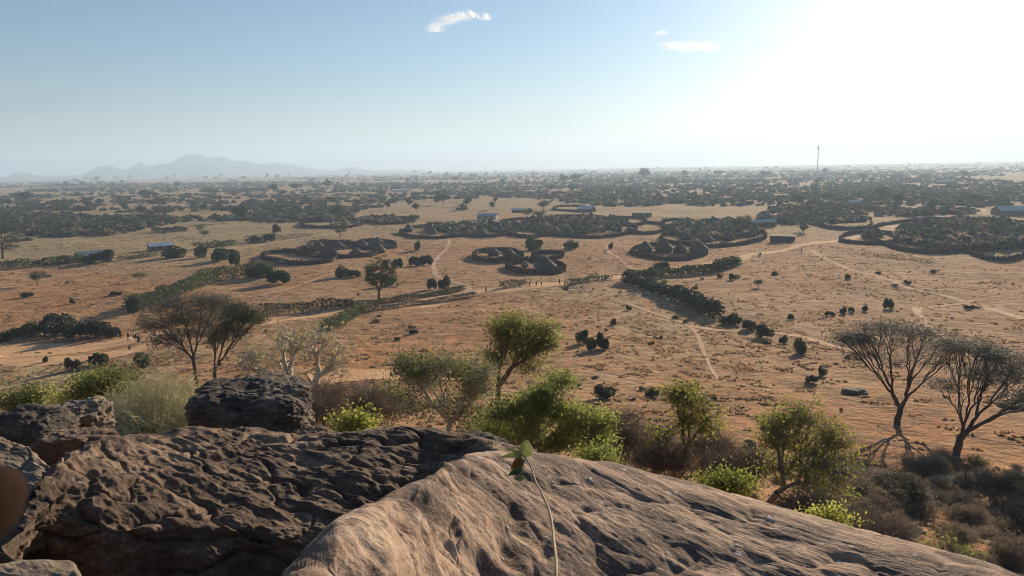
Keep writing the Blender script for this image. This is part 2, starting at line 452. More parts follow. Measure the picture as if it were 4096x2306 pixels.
# ------------------------------------------------------------------ foreground rock
def rock_mat(name, lo, midc, hi, streak=None, sc_=1.0, pale=None, th=48, bs=.95, stain=None):
    m, nt, b = mat(name, rough=.9, spec=.2)
    v = pos(nt); vs = posr(nt, th, (1, 6.5, .6))
    a = noise(nt, v, 2.2 * sc_, 8, .65); s = noise(nt, vs, 12 * sc_, 9, .70); f = noise(nt, v, 45 * sc_, 5, .7)
    t = math_(nt, 'ADD', math_(nt, 'ADD', math_(nt, 'MULTIPLY', a, .45), math_(nt, 'MULTIPLY', s, .35)), math_(nt, 'MULTIPLY', f, .2))
    c = ramp(nt, t, [(.36, lo), (.5, midc), (.63, hi)])
    if stain:
        sn = noise(nt, posr(nt, th, (1, 2.4, 1)), 5.5, 9, .75)
        c = mix(nt, math_(nt, 'MULTIPLY', mapr(nt, sn, .48, .53), .82), c, stain)
        gr_ = noise(nt, v, 120, 3, .7); c = mix(nt, math_(nt, 'MULTIPLY', mapr(nt, gr_, .52, .66), .35), c, (.55, .43, .34))
    if pale:
        sp = noise(nt, v, 16 * sc_, 3, .5)
        c = mix(nt, mapr(nt, sp, .70, .74), c, pale)
    nt.links.new(c, b.inputs["Base Color"])
    h = math_(nt, 'ADD', math_(nt, 'ADD', math_(nt, 'MULTIPLY', s, .8), math_(nt, 'MULTIPLY', a, .5)), math_(nt, 'MULTIPLY', f, .35))
    bump(nt, b, h, bs, .04 / sc_)
    return m
SLABM = rock_mat("granite", (.11, .068, .046), (.32, .208, .140), (.52, .372, .268), pale=(.5, .46, .4), bs=.62, stain=(.075, .05, .042))
DARKM = rock_mat("dark_gneiss", (.030, .020, .015), (.14, .094, .066), (.38, .26, .175))
BOULM = rock_mat("boulder_rock", (.035, .028, .025), (.10, .08, .065), (.27, .21, .155), sc_=.5)
LEDGM = rock_mat("pale_rock", (.10, .075, .055), (.22, .17, .125), (.36, .28, .20))
def smooth2(G, k):
    for ax in (0, 1):
        for _ in range(k):
            P = np.concatenate([np.take(G, [0], ax), G, np.take(G, [-1], ax)], ax)
            n = G.shape[ax]
            G = (np.take(P, range(0, n), ax) + 2 * np.take(P, range(1, n + 1), ax) + np.take(P, range(2, n + 2), ax)) / 4
    return G
def net_rock(name, cols, m, nu=520, nv=330, disp=None, back=1.2, drop=1.6, sm=7, floor=-1.4):
    """cols: list of (x, [(y, depth) crest..near]); a shelled block of rock"""
    xs = np.array([c[0] for c in cols], float); rows = len(cols[0][1])
    Y = np.array([[r[0] for r in c[1]] for c in cols], float); D = np.array([[r[1] for r in c[1]] for c in cols], float)
    u = np.linspace(0, len(xs) - 1, nu); t = np.linspace(0, rows - 1, nv)
    X = np.interp(u, range(len(xs)), xs)
    def grid(Q):
        A = np.stack([np.interp(u, range(len(xs)), Q[:, k]) for k in range(rows)], 1)
        return np.stack([np.interp(t, range(rows), A[i_]) for i_ in range(nu)], 0)
    YY, DD = grid(Y), grid(D); XX = np.repeat(X[:, None], nv, 1)
    P = at(XX, YY, DD)
    # far side: rolls over and drops behind the crest
    nb = 70
    c0 = P[:, :1, :]; dirh = c0[..., :2] - CAM[:2]; dirh = dirh / np.linalg.norm(dirh, axis=-1, keepdims=True)
    s = np.linspace(1, 0, nb, endpoint=False)[None, :, None]
    B = np.concatenate([c0[..., :2] + dirh * back * np.sin(s * math.pi / 2), c0[..., 2:] - drop * (1 - np.cos(s * math.pi / 2)) ** 1.0], -1)
    P = np.concatenate([B, P], 1); n2 = P.shape[1]
    P = np.stack([smooth2(P[..., k], sm) for k in range(3)], -1)
    du = np.gradient(P, axis=0); dv = np.gradient(P, axis=1)
    N = np.cross(dv, du); N /= np.linalg.norm(N, axis=-1, keepdims=True) + 1e-9
    N[N[..., 2] < 0] *= 1
    if N[..., 2].mean() < 0: N = -N
    N = np.stack([smooth2(N[..., k], 10) for k in range(3)], -1)
    dz_ = disp(P.reshape(-1, 3)); dz_ = dz_ - dz_.mean() - .9 * dz_.std()
    P = (P.reshape(-1, 3) + N.reshape(-1, 3) * dz_[:, None]).reshape(nu, n2, 3)
    # underside shell so that the block has a body
    Q = P.copy(); Q[..., 2] = CAMZ + floor - 2.2
    V = np.concatenate([P.reshape(-1, 3), Q[:, [0, -1]].reshape(-1, 3), Q[[0, -1], :].reshape(-1, 3)])
    i, j = np.meshgrid(np.arange(nu - 1), np.arange(n2 - 1), indexing='ij')
    F = [np.stack([i * n2 + j, (i + 1) * n2 + j, (i + 1) * n2 + j + 1, i * n2 + j + 1], -1).reshape(-1, 4)]
    b0 = nu * n2; i = np.arange(nu - 1)
    F.append(np.stack([i * n2, b0 + 2 * i, b0 + 2 * i + 2, (i + 1) * n2], -1))
    F.append(np.stack([i * n2 + n2 - 1, (i + 1) * n2 + n2 - 1, b0 + 2 * i + 3, b0 + 2 * i + 1], -1))
    b1 = b0 + 2 * nu; j = np.arange(n2 - 1)
    F.append(np.stack([j, j + 1, b1 + j + 1, b1 + j], -1))
    F.append(np.stack([(nu - 1) * n2 + j, b1 + n2 + j, b1 + n2 + j + 1, (nu - 1) * n2 + j + 1], -1))
    F = np.concatenate(F)
    return link(name, mesh_np(name, V, F, [m], True))
def zrow(x, y, z):
    d = pdir(x, y); return (y, float(z / d[2]))
def col(x, yc, dc, rows):
    zc = pdir(x, yc)[2] * dc
    return (x, [(yc, dc)] + [zrow(x, yy, zc + dz) for yy, dz in rows])
def rotp(P, a):
    c, s = math.cos(a), math.sin(a); return np.stack([P[:, 0] * c + P[:, 1] * s, -P[:, 0] * s + P[:, 1] * c, P[:, 2]], -1)
DENTS = [(1850, 1880, 70, 26, 10, .05), (2075, 1990, 34, 70, -10, .06), (2050, 2090, 44, 60, 0, .06), (1680, 2200, 150, 34, 12, .05), (1960, 2215, 170, 36, 14, .06), (2880, 2200, 260, 36, 22, .10), (3230, 2240, 260, 32, 24, .09), (2680, 2290, 240, 50, 14, .09), (2300, 2180, 120, 22, 10, .03), (2560, 2060, 110, 16, 20, .03), (2950, 2070, 150, 16, 24, .03), (2400, 1950, 110, 14, 16, .03), (1700, 2060, 130, 16, -10, .025), (2170, 2140, 60, 16, 60, .03)]
def d_slab(P):
    Q = rotp(P, R(48))
    o = fbm(Q * [.9, .45, 1], 3, 21)
    st = ridge(Q * [5.5, 1.1, 9], 4, 31)
    pits = np.clip(vn(Q * [3.2, 1.5, 3], 41) - .25, 0, 1)
    fine = fbm(Q * [22, 9, 22], 3, 51)
    lob = ridge(Q * [1.4, .55, 1.2] + 2.2, 2, 61)
    dn = 0
    for x, y, a, b_, an, dp_ in DENTS:
        c = CAM + pdir(x, y) * (-1.22 / pdir(x, y)[2]); s_ = np.linalg.norm(c - CAM) / FS
        X = P[:, 0] - c[0]; Y = (P[:, 1] - c[1]) * .55; ca, sa = math.cos(R(an)), math.sin(R(an))
        u = (X * ca - Y * sa) / (a * s_); v_ = (X * sa + Y * ca) / (b_ * s_)
        dn = dn + dp_ * np.exp(-(u * u + v_ * v_) ** 1.4) * (1 + .3 * vn(P * 5, 7))
    t = (Q[:, 2] * 1.0 + Q[:, 0] * .38) / .085 + 1.2 * vn(Q * [1.6, .5, 1.6], 12) + .4 * vn(Q * [5, 1.6, 5], 13)
    w1, w2 = worley(Q * [1.5, .55, 1.5] + .25 * fbm(Q * 3, 2, 5)[:, None], 3)
    return .034 * o + .004 * st - .008 * pits + .0045 * fine + .012 * lob - dn * .62 + .0035 * strata(t) + .0011 * ridge(Q * [17, 3.2, 17], 4, 66) - .016 * np.exp(-(w2 - w1) / .075)
def d_dark(P):
    Q = rotp(P, R(70))
    o = fbm(P * .8, 2, 71); k = ridge(Q * [2.6, .9, 4.5], 5, 81, .62); f = fbm(Q * [16, 8, 16], 3, 91)
    pits = np.clip(vn(Q * [4.4, 2.2, 4], 95) - .2, 0, 1)
    t = (Q[:, 2] * .9 + Q[:, 0] * .5) / .17 + 1.1 * vn(Q * [1.2, .5, 1.4], 12) + .5 * vn(Q * [4, 1.6, 4], 13)
    w1, w2 = worley(Q * [1.7, .8, 1.9] + .3 * fbm(Q * 3, 2, 5)[:, None], 4)
    return .10 * o + .013 * k + .015 * f - .026 * pits - .03 * np.clip(vn(Q * [10, 4.5, 10], 96) - .25, 0, 1) + .010 * strata(t) + .0045 * ridge(Q * [13, 4.0, 16], 4, 66) - .045 * np.exp(-(w2 - w1) / .05)
slab_rows = lambda a, b_, c_: [(lambda: None)]
S = []
for x, yc, dc in [(980, 2620, 1.25), (1130, 2480, 1.4), (1230, 2350, 1.5), (1350, 2210, 1.65), (1540, 2060, 1.95), (1680, 1990, 2.2), (1770, 1890, 2.6), (1870, 1850, 2.9), (2000, 1840, 3.1), (2200, 1860, 3.25), (2450, 1890, 3.35), (2750, 1965, 3.3), (3050, 2050, 3.15), (3400, 2160, 2.9), (3700, 2240, 2.7), (4000, 2320, 2.5), (4400, 2520, 2.3)]:
    ys = np.linspace(0, 1, 5)[1:]; yb = max(2700, yc + 250)
    S.append(col(x, yc, dc, [(yc + (yb - yc) * t, .03 - .10 * t - (.10 * t if x < 1500 else 0)) for t in ys]))
o = net_rock("granite_slab", S, SLABM, 960, 400, d_slab, back=1.0, drop=1.5, sm=12)
tag(o, "smooth sunlit pinkish brown granite slab sloping down to the right in the foreground", "rock")
D_ = []
for x, yc, dc, r4 in [(-300, 2350, 2.9, (.0, -.3, -.6, -.9)), (-60, 2250, 3.1, (0, -.3, -.6, -.9)), (60, 2110, 3.3, (0, -.3, -.6, -.9)), (150, 1930, 3.7, (-.05, -.4, -.8, -1.0)), (250, 1830, 4.1, (-.08, -.3, -.6, -.9)), (400, 1752, 4.7, (-.02, -.14, -.42, -.8)), (600, 1750, 5.1, (.0, -.06, -.34, -.7)), (830, 1735, 5.4, (.0, -.05, -.26, -.55)), (1000, 1748, 5.5, (.0, -.05, -.3, -.6)), (1200, 1765, 5.6, (0, -.05, -.2, -.4)), (1450, 1728, 5.7, (.0, -.1, -.25, -.5)), (1700, 1710, 5.7, (-.1, -.3, -.5, -.7)), (1850, 1742, 5.4, (-.1, -.3, -.5, -.7)), (1960, 1795, 5.0, (-.1, -.3, -.5, -.7)), (2150, 1870, 4.6, (-.1, -.3, -.5, -.7))]:
    yb = 2700
    D_.append(col(x, yc, dc, [(yc + (yb - yc) * t, dz) for t, dz in zip((.17, .38, .62, 1.0), r4)]))
o = net_rock("dark_rock", D_, DARKM, 620, 360, d_dark, back=1.6, drop=2.2, sm=7, floor=-2.6)
tag(o, "large dark pitted rock filling the lower left foreground", "rock")
W_ = []
for x, yc, dc in [(1330, 1800, 6.6), (1400, 1748, 6.8), (1520, 1722, 7.0), (1640, 1697, 7.2), (1760, 1712, 7.2), (1880, 1760, 7.0), (2060, 1835, 6.5), (2350, 1900, 6.2), (2600, 1960, 6.2), (2780, 2060, 6)]:
    W_.append(col(x, yc, dc, [(yc + 90, -.05), (yc + 200, -.25), (yc + 360, -.7), (yc + 700, -1.6)]))
o = net_rock("jagged_ridge", W_, BOULM, 300, 200, lambda P: 1.25 * d_dark(P * 1.1), back=1.4, drop=2.4, sm=3, floor=-3.2)
tag(o, "low jagged dark rock ridge between the two big foreground rocks and the green trees", "rock")
L_ = []
for x, yc, dc in [(-400, 1760, 5.6), (-120, 1745, 5.6), (20, 1755, 5.6), (130, 1800, 5.4), (230, 1860, 5.2), (330, 1960, 4.8), (420, 2080, 4.6)]:
    L_.append(col(x, yc, dc, [(yc + 80, -.04), (yc + 190, -.12), (yc + 330, -.25), (yc + 600, -.6)]))
o = net_rock("weathered_ledge", L_, LEDGM, 260, 160, lambda P: .8 * d_dark(P), back=1.2, drop=2, sm=4, floor=-3.2)
tag(o, "weathered brown ledge below the boulders at the left edge", "rock")
L_ = []
for x, yc, dc in [(-500, 2240, 2.0), (-200, 2258, 2.0), (0, 2268, 2.0), (180, 2272, 2.0), (290, 2284, 2.0), (340, 2350, 1.9), (420, 2500, 1.8)]:
    L_.append(col(x, yc, dc, [(yc + 60, -.01), (yc + 150, -.03), (yc + 300, -.1), (yc + 500, -.3)]))
o = net_rock("pale_ledge", L_, LEDGM, 220, 140, lambda P: .25 * d_dark(P * 2), back=.35, drop=.8, sm=3)
tag(o, "pale worn rock edge in the bottom left corner", "rock")

def boulder(name, c, r, m, seed, label, amp=.22, sub=5, p=2.6, rz=0, group=None):
    bm = bmesh.new(); bmesh.ops.create_icosphere(bm, subdivisions=sub, radius=1)
    V = np.array([v_.co[:] for v_ in bm.verts]); bm.verts.ensure_lookup_table()
    F = np.array([[l.index for l in f.verts] for f in bm.faces]); bm.free()
    k = (np.abs(V) ** p).sum(1) ** (1 / p); V = V / k[:, None]
    U = V / np.linalg.norm(V, axis=1, keepdims=True)
    s = seed * 7.3
    V = V * (1 + amp * fbm(U * 1.3 + s, 3, 3)[:, None] + amp * .38 * ridge(U * 2.6 + s, 4, 9)[:, None]) 
    if sub > 4:
        t = (V[:, 2] + .4 * V[:, 0]) * 3.2 + 1.2 * vn(V * 1.2 + s, 12) + .5 * vn(V * 4, 13); w1, w2 = worley(V * 1.5 + s + .3 * fbm(V * 3, 2, 5)[:, None], 4)
        V = V * (1 + .05 * strata(t) - .07 * np.exp(-(w2 - w1) / .05) + .02 * fbm(V * 9, 3, 8))[:, None]
    V[:, 2] = np.maximum(V[:, 2], -.8)
    V = V * np.array(r)
    o = link(name, mesh_np(name, V, F, [m], True), loc=c, rz=rz)
    tag(o, label, "rock", group); return o
def bpx(x, y, wpx, hpx, depth, **k):
    """boulder whose silhouette is centred on a photo pixel at a given distance"""
    P = at(x, y, depth); s = depth / FS
    return dict(c=P, r=(wpx * s / 2, wpx * s / 2 * .9, hpx * s / 2), **k)
boulder("boulder", **bpx(1015, 1655, 440, 230, 10.5), m=BOULM, seed=3, label="big dark boulder standing behind the foreground rock under the pale branched tree", p=3.6, amp=.13, sub=7)
boulder("boulder", **bpx(890, 1560, 190, 70, 12.0), m=BOULM, seed=4, label="flat dark boulder with a pale edge leaning by the acacia trunks", amp=.2)
boulder("boulder", **bpx(110, 1730, 300, 190, 8.5), m=BOULM, seed=6, label="rounded dark boulder at the left edge below the grassy bank", p=3, sub=6, amp=.16)
boulder("boulder", **bpx(320, 1675, 190, 140, 9.2), m=LEDGM, seed=8, label="orange brown weathered boulder beside the dry yellow bush", p=3, sub=6, amp=.2)
boulder("boulder", **bpx(300, 1790, 260, 120, 6.6), m=DARKM, seed=9, label="low dark boulder wedged behind the big dark rock", p=2.6, sub=6, amp=.2)
boulder("boulder", **bpx(1255, 1745, 120, 60, 7.6), m=DARKM, seed=10, label="small dark stone by the green shrub behind the dark rock")
# ------------------------------------------------------------------ trees
BARKD = plain("bark_dark", (.045, .032, .024), (.12, .085, .06), 6, bs=.5)
BARKG = plain("bark_grey", (.13, .10, .075), (.30, .24, .18), 6, bs=.5)
BARKP = plain("bark_pale", (.34, .30, .23), (.58, .52, .42), 5, bs=.4)
BARKM = plain("bark_brown", (.085, .06, .042), (.20, .15, .10), 6, bs=.4)
TWIGD = plain("twig_grey_brown", (.11, .088, .07), (.25, .20, .16), 3)
TWIGY = plain("twig_straw", (.36, .32, .18), (.66, .60, .40), 1.5)
L_AC = foliage("leaf_acacia_grey", (.085, .080, .062), (.165, .155, .115), .3, 1.0)
L_ACG = foliage("leaf_acacia_green", (.050, .075, .030), (.13, .165, .065), .35, 1.0)
L_ACB = foliage("leaf_acacia_dark", (.068, .078, .064), (.14, .152, .12), .35, .8)
L_GR = foliage("leaf_bright_green", (.065, .092, .026), (.30, .34, .085), .6, .8)
L_OL = foliage("leaf_olive", (.070, .095, .030), (.24, .26, .075), .6, .8)
L_YG = foliage("leaf_yellow_green", (.17, .20, .04), (.46, .45, .10), .6, 1.0)
L_PY = foliage("leaf_pale_yellow", (.26, .24, .09), (.52, .47, .19), .55, 1.0)
L_SH = foliage("leaf_shrub_green", (.034, .052, .021), (.098, .128, .048), .35, .35)
L_SD = foliage("leaf_shrub_dark", (.032, .042, .028), (.085, .098, .060), .3, .3)
L_DR = foliage("leaf_dry", (.15, .115, .075), (.30, .235, .16), .45, .6)

def skeleton(base, pts, r0, fork=.35, wob=.08, spread=.55, rmin=.012, nmin=1, first=None, early=None):
    """branches from base to the tip points by recursive splitting"""
    paths = []; rads = []; ends = []
    N0 = len(pts)
    def seg(p, q, ra, rb, d0=None):
        L = np.linalg.norm(q - p); n = max(3, min(8, int(L / .45) + 2))
        t = np.linspace(0, 1, n)[:, None]
        X = p + (q - p) * t
        if d0 is not None: X = X + (d0 * L * .45 - (q - p) * .45) * (t * (1 - t) ** 2 * 1.6)
        w = rng.normal(size=(n, 3)) * L * wob * np.sin(t * math.pi) * (.25 if L > 4 else 1)
        X = X + w
        X[0] = p; X[-1] = q
        paths.append(X); rads.append(np.linspace(ra, rb, n))
        return (X[-1] - X[-2]) / (np.linalg.norm(X[-1] - X[-2]) + 1e-9)
    def grow(p, d, P, depth):
        n = len(P); r = max(rmin, r0 * (n / N0) ** .5)
        if n <= nmin:
            q = P.mean(0); seg(p, q, r, rmin * .7, d); ends.append(q); return
        c = P.mean(0); L = np.linalg.norm(c - p)
        f = (rng.uniform(*early) if (early and depth < 4) else rng.uniform(.28, .5)) if depth else fork
        q = p + (c - p) * f
        if depth == 0 and first is not None: q = np.array(first, float)
        # split by the principal direction, with noise
        X = P - c; u, s_, vt = np.linalg.svd(X, full_matrices=False)
        ax = vt[0] + rng.normal(size=3) * .35
        k = X @ ax; th = np.quantile(k, rng.uniform(.35, .65))
        A, B = P[k <= th], P[k > th]
        if len(A) == 0 or len(B) == 0: A, B = P[:n // 2], P[n // 2:]
        rn = max(rmin, r0 * (max(len(A), len(B)) / N0) ** .5)
        dn = seg(p, q, r, rn * 1.05, d)
        for G in (A, B): grow(q, dn, G, depth + 1)
    grow(np.array(base, float), np.array([0, 0, 1.0]), pts, 0)
    return paths, rads, ends
def in_blobs(blobs, n, shell=0.0):
    """blobs: (centre, radii, weight); points fill the ellipsoids, optionally nearer the skin"""
    w = np.array([b[2] for b in blobs], float); w /= w.sum()
    k = rng.choice(len(blobs), n, p=w)
    u = rng.normal(size=(n, 3)); u /= np.linalg.norm(u, axis=1, keepdims=True)
    r = rng.uniform(shell, 1, n)[:, None] ** (1 / 2.2)
    C = np.array([b[0] for b in blobs])[k]; S = np.array([b[1] for b in blobs])[k]
    return C + u * r * S
def tree(name, base, blobs, label, ntip, r0, bark, leaf, nleaf, lsize, cat="tree", group=None, flat=0, clump=.35, fork=.35, wob=.08,
         twigs=0, twl=.5, first=None, shell=.3, asp=.6, sides=5, lobed=True, trunk_name="trunk", crown_name="crown", rmin=.015, cz=.5, early=None):
    base = np.array(base, float)
    B = [(np.array(c, float) - base, np.array(r, float), w) for c, r, w in blobs]
    if first is not None: first = np.array(first, float) - base
    if lobed and not flat:
        B2 = []
        for c, r, w in B:
            for _ in range(6):
                u = rng.normal(size=3); u /= np.linalg.norm(u); q = rng.uniform(.45, 1.0)
                B2.append((c + u * r * q * 1.05, r * rng.uniform(.22, .48), w * rng.uniform(.3, 1.2)))
        B = B2; shell = 0
    P = in_blobs(B, ntip, shell)
    pa, ra, ends = skeleton(np.zeros(3), P, r0, fork, wob, first=first, rmin=rmin, early=early)
    ends = np.array(ends)
    pa[0][0][2] -= .3
    root = empty(name, base)
    tag(root, label, cat, group)
    V, F = tube_np(pa, ra, sides)
    t = link(trunk_name, mesh_np(trunk_name, V, F, [bark], True), root)
    if twigs:
        idx = rng.integers(0, len(ends), twigs); s = ends[idx]
        d = rng.normal(size=(twigs, 3)); d[:, 2] = d[:, 2] * .5 + .35 + (0 if not flat else -.25); d /= np.linalg.norm(d, axis=1, keepdims=True)
        m_ = s + d * twl * .5 + rng.normal(size=(twigs, 3)) * twl * .12; e = m_ + d * twl * .5 + rng.normal(size=(twigs, 3)) * twl * .2
        V, F = tube_np([np.stack([a, b_, c_]) for a, b_, c_ in zip(s, m_, e)], [np.array([rmin * .8, rmin * .5, rmin * .3])] * twigs, 3)
        link("twigs", mesh_np("twigs", V, F, [bark], True), root)
        ends2 = np.concatenate([m_, e])
    else: ends2 = ends
    if nleaf:
        idx = rng.integers(0, len(ends2), nleaf)
        off = rng.normal(size=(nleaf, 3)) * clump; off[:, 2] *= cz
        V, F = leaves_np(ends2[idx] + off, lsize, asp, flat)
        link(crown_name, mesh_np(crown_name, V, F, [leaf]), root)
    return root
def pb(x, y, rx, ry, depth, w=1, dz=None, dd=0):
    """crown lobe seen at a photo pixel, at a real distance"""
    s = depth / FS; c = at(x, y, depth + dd)
    return (c, (rx * s, (dz if dz else rx * s * .85), ry * s), w)
def g0(x, y):
    p = gnd(np.array([x]), np.array([y]))[0]; p[2] = float(zm(p[0], p[1])); return p
def gd(x, y, depth):
    """ground point below/above the line of sight at a distance"""
    p = at(x, y, depth); p[2] = float(zm(p[0], p[1])); return p
def dep(P): return float(np.dot(np.asarray(P) - CAM, _F))

# --- the two umbrella acacias on the left
b1 = g0(790, 1585); d1 = dep(b1)
tree("acacia_tree", b1, [pb(700, 1215, 150, 34, d1, 1.2), pb(640, 1290, 110, 30, d1, .9), pb(790, 1270, 120, 40, d1, .8), pb(700, 1340, 120, 26, d1, .6), pb(860, 1200, 60, 26, d1, .4), pb(655, 1370, 70, 16, d1, .3)],
     "grey leafed umbrella acacia, left one of the pair behind the dark boulder", 300, .28, BARKD, L_AC, 17000, .105, flat=.8, clump=.42, twigs=1200, twl=.9, fork=.3, first=at(772, 1440, d1), wob=.05, cz=.28, shell=.0, early=(.06, .26))
b2 = g0(860, 1535); d2 = dep(b2)
tree("acacia_tree", b2, [pb(930, 1240, 100, 30, d2, 1), pb(1000, 1275, 70, 26, d2, .7), pb(900, 1300, 100, 30, d2, .8), pb(860, 1350, 90, 26, d2, .5), pb(950, 1330, 70, 22, d2, .4)],
     "greener umbrella acacia, right one of the pair behind the dark boulder", 260, .30, BARKD, L_ACG, 19000, .10, flat=.8, clump=.42, twigs=1000, twl=.9, fork=.2, first=at(858, 1490, d2), wob=.05, cz=.28, shell=.0, early=(.06, .26))
# --- the two big acacias on the right
b3 = g0(3590, 1692); d3 = dep(b3)
tree("acacia_tree", b3, [pb(3560, 1312, 130, 20, d3, 1.0), pb(3420, 1355, 80, 16, d3, 1.0), pb(3690, 1335, 110, 20, d3, .9), pb(3560, 1385, 180, 22, d3, .6), pb(3810, 1385, 90, 22, d3, 1.0), pb(3430, 1420, 70, 16, d3, .5), pb(3740, 1450, 130, 18, d3, .4), pb(3600, 1440, 120, 16, d3, .25)],
     "wide dark acacia with fanned branches and a shadow of its trunk on bare ground", 400, .34, BARKD, L_ACB, 16000, .085, flat=.8, clump=.42, twigs=1500, twl=.9, fork=.14, first=at(3600, 1640, d3), wob=.05, cz=.28, shell=.0, early=(.06, .26))
b4 = g0(3822, 1822); d4 = dep(b4)
tree("acacia_tree", b4, [pb(3860, 1385, 120, 20, d4, .9), pb(3990, 1430, 120, 24, d4, 1.2), pb(4100, 1500, 110, 28, d4, 1), pb(3940, 1500, 140, 22, d4, .8), pb(3760, 1540, 60, 16, d4, .35), pb(4180, 1590, 110, 24, d4, 1), pb(4060, 1590, 120, 20, d4, .5)],
     "dark acacia leaning to the right edge of the view with a low branch stretching right", 400, .32, BARKD, L_ACB, 18000, .08, flat=.8, clump=.42, twigs=1500, twl=.8, fork=.14, first=at(3850, 1745, d4), wob=.05, cz=.28, shell=.0, early=(.06, .26))
# --- pale branched tree behind the boulder
b5 = gd(1235, 1760, 22)
tree("pale_branched_tree", b5, [pb(1130, 1370, 110, 40, 22, 1), pb(1260, 1390, 130, 50, 22, 1), pb(1040, 1440, 90, 50, 22, .8), pb(1330, 1480, 70, 60, 22, .5), pb(1180, 1470, 120, 50, 22, .6), pb(960, 1500, 60, 40, 22, .3)],
     "nearly bare tree with pale crooked branches and sparse yellow leaves behind the dark boulder", 130, .24, BARKP, L_PY, 900, .045, clump=.18, twigs=420, twl=.6, wob=.15, rmin=.016, first=at(1225, 1640, 22), fork=.4, shell=.2)
# --- green trees in the middle
b6 = gd(1850, 1800, 17)
tree("curved_branch_tree", b6, [pb(1800, 1480, 120, 60, 17, 1), pb(1700, 1570, 110, 90, 17, 1), pb(1900, 1560, 80, 80, 17, .8), pb(1760, 1650, 110, 50, 17, .5), pb(1640, 1470, 60, 26, 17, .5), pb(1930, 1690, 80, 60, 17, .6), pb(1900, 1500, 60, 60, 17, .6)],
     "olive green tree with long curved branches rising behind the rock ridge", 150, .095, BARKP, L_OL, 7000, .034, clump=.11, twigs=1500, twl=.38, wob=.11, rmin=.009, first=at(1800, 1700, 17), fork=.3, early=(.08, .3))
b7 = gd(1995, 1840, 24)
tree("upright_tree", b7, [pb(2050, 1320, 130, 40, 24, 1.2), pb(1990, 1390, 80, 60, 24, .8), pb(2120, 1380, 90, 50, 24, .9), pb(2190, 1370, 50, 34, 24, .3), pb(2060, 1450, 100, 50, 24, .5)],
     "tall slender tree with an upright trunk and airy yellow green crown in the middle", 240, .13, BARKM, L_OL, 6500, .046, clump=.15, twigs=1500, twl=.45, wob=.07, rmin=.009, first=at(1993, 1545, 24), fork=.5, early=(.08, .3))
b8 = gd(2150, 1850, 15)
tree("leafy_green_tree", b8, [pb(2210, 1570, 100, 70, 15, 1), pb(2290, 1660, 100, 70, 15, 1), pb(2140, 1680, 120, 90, 15, 1), pb(2320, 1760, 100, 60, 15, .8), pb(2030, 1730, 110, 80, 15, .8), pb(2200, 1790, 120, 50, 15, .6), pb(2380, 1800, 60, 50, 15, .6), pb(2350, 1700, 70, 60, 15, .8), pb(1960, 1790, 90, 50, 15, .6), pb(2060, 1640, 80, 60, 15, .6)],
     "bushy bright green tree lit from behind just beyond the granite slab", 260, .085, BARKG, L_GR, 20000, .032, clump=.10, twigs=2600, twl=.28, wob=.1, rmin=.006, first=at(2130, 1790, 15), fork=.3, early=(.08, .3))
# --- right of the slab
b9 = gd(2715, 1950, 15)
tree("small_thorn_tree", b9, [pb(2730, 1590, 70, 26, 15, .8), pb(2790, 1640, 80, 40, 15, 1), pb(2840, 1700, 50, 40, 15, .5), pb(2720, 1700, 60, 60, 15, .5), pb(2660, 1750, 40, 30, 15, .2)],
     "thin tree with yellow green leaves above a crooked trunk, first right of the slab", 120, .06, BARKM, L_YG, 3000, .030, clump=.09, twigs=900, twl=.3, wob=.13, rmin=.006, first=at(2740, 1830, 15))
b10 = gd(3060, 2120, 12)
tree("broad_thorn_tree", b10, [pb(3170, 1700, 90, 50, 12, 1), pb(3280, 1740, 80, 50, 12, .8), pb(3110, 1770, 80, 40, 12, .7), pb(3250, 1840, 110, 50, 12, .8), pb(3360, 1830, 60, 50, 12, .5), pb(3170, 1900, 100, 40, 12, .5), pb(3300, 1960, 80, 50, 12, .6)],
     "broad sprawling tree with lime leaf clusters and bare twigs below the slab's right part", 210, .07, BARKG, L_YG, 4600, .028, clump=.07, twigs=1500, twl=.3, wob=.15, rmin=.006, first=at(3110, 1970, 12), early=(.1, .3))
for (x, y, rx, ry, dd, n, lf, nm, lb) in [
    (2900, 1930, 80, 40, 10, 2600, L_YG, "lime_shrub", "lime green leafy shrub at the crest of the granite slab"),
    (3300, 2090, 45, 34, 9, 1500, L_YG, "lime_shrub", "small bright lime shrub by itself near the lower right of the slab"),
    (1420, 1700, 70, 34, 9, 1900, L_YG, "yellow_green_shrub", "yellow green shrub between the dark boulder and the rock ridge"),
    (430, 1530, 80, 44, 24, 4200, L_OL, "green_shrub", "bright green shrub at the top of the dry yellow bush"),
    (330, 1590, 90, 34, 24, 2600, L_YG, "green_shrub", "spreading green shrub left of the dry yellow bush"),
    (100, 1600, 60, 34, 26, 2600, L_OL, "green_shrub", "dark green shrub near the left edge above the boulders"),
    (460, 1520, 90, 50, 30, 2500, L_DR, "dry_shrub", "grey leafless shrub behind the bright green shrub"),
    (2030, 1730, 110, 80, 16, 4200, L_OL, "olive_shrub", "loose olive shrub between the slender trunk and the rock ridge"),
    (2400, 1830, 70, 40, 13, 2600, L_GR, "green_shrub", "low bright green shrub at the right foot of the bushy green tree"),
    (1560, 1600, 34, 60, 26, 1500, L_OL, "green_shrub", "small dark green shrub beside the dead thicket")]:
    tree(nm, gd(x, y + ry * 2, dd), [pb(x, y, rx, ry, dd, 1), pb(x + rx * .5, y + ry * .5, rx * .6, ry * .7, dd, .5), pb(x - rx * .6, y + ry * .4, rx * .5, ry * .6, dd, .4)], lb, 60, .03, BARKM, lf, n, .0019 * dd + .006, "shrub",
         clump=.0085 * dd, twigs=300, twl=.02 * dd, rmin=.004, trunk_name="stems", crown_name="leaves")
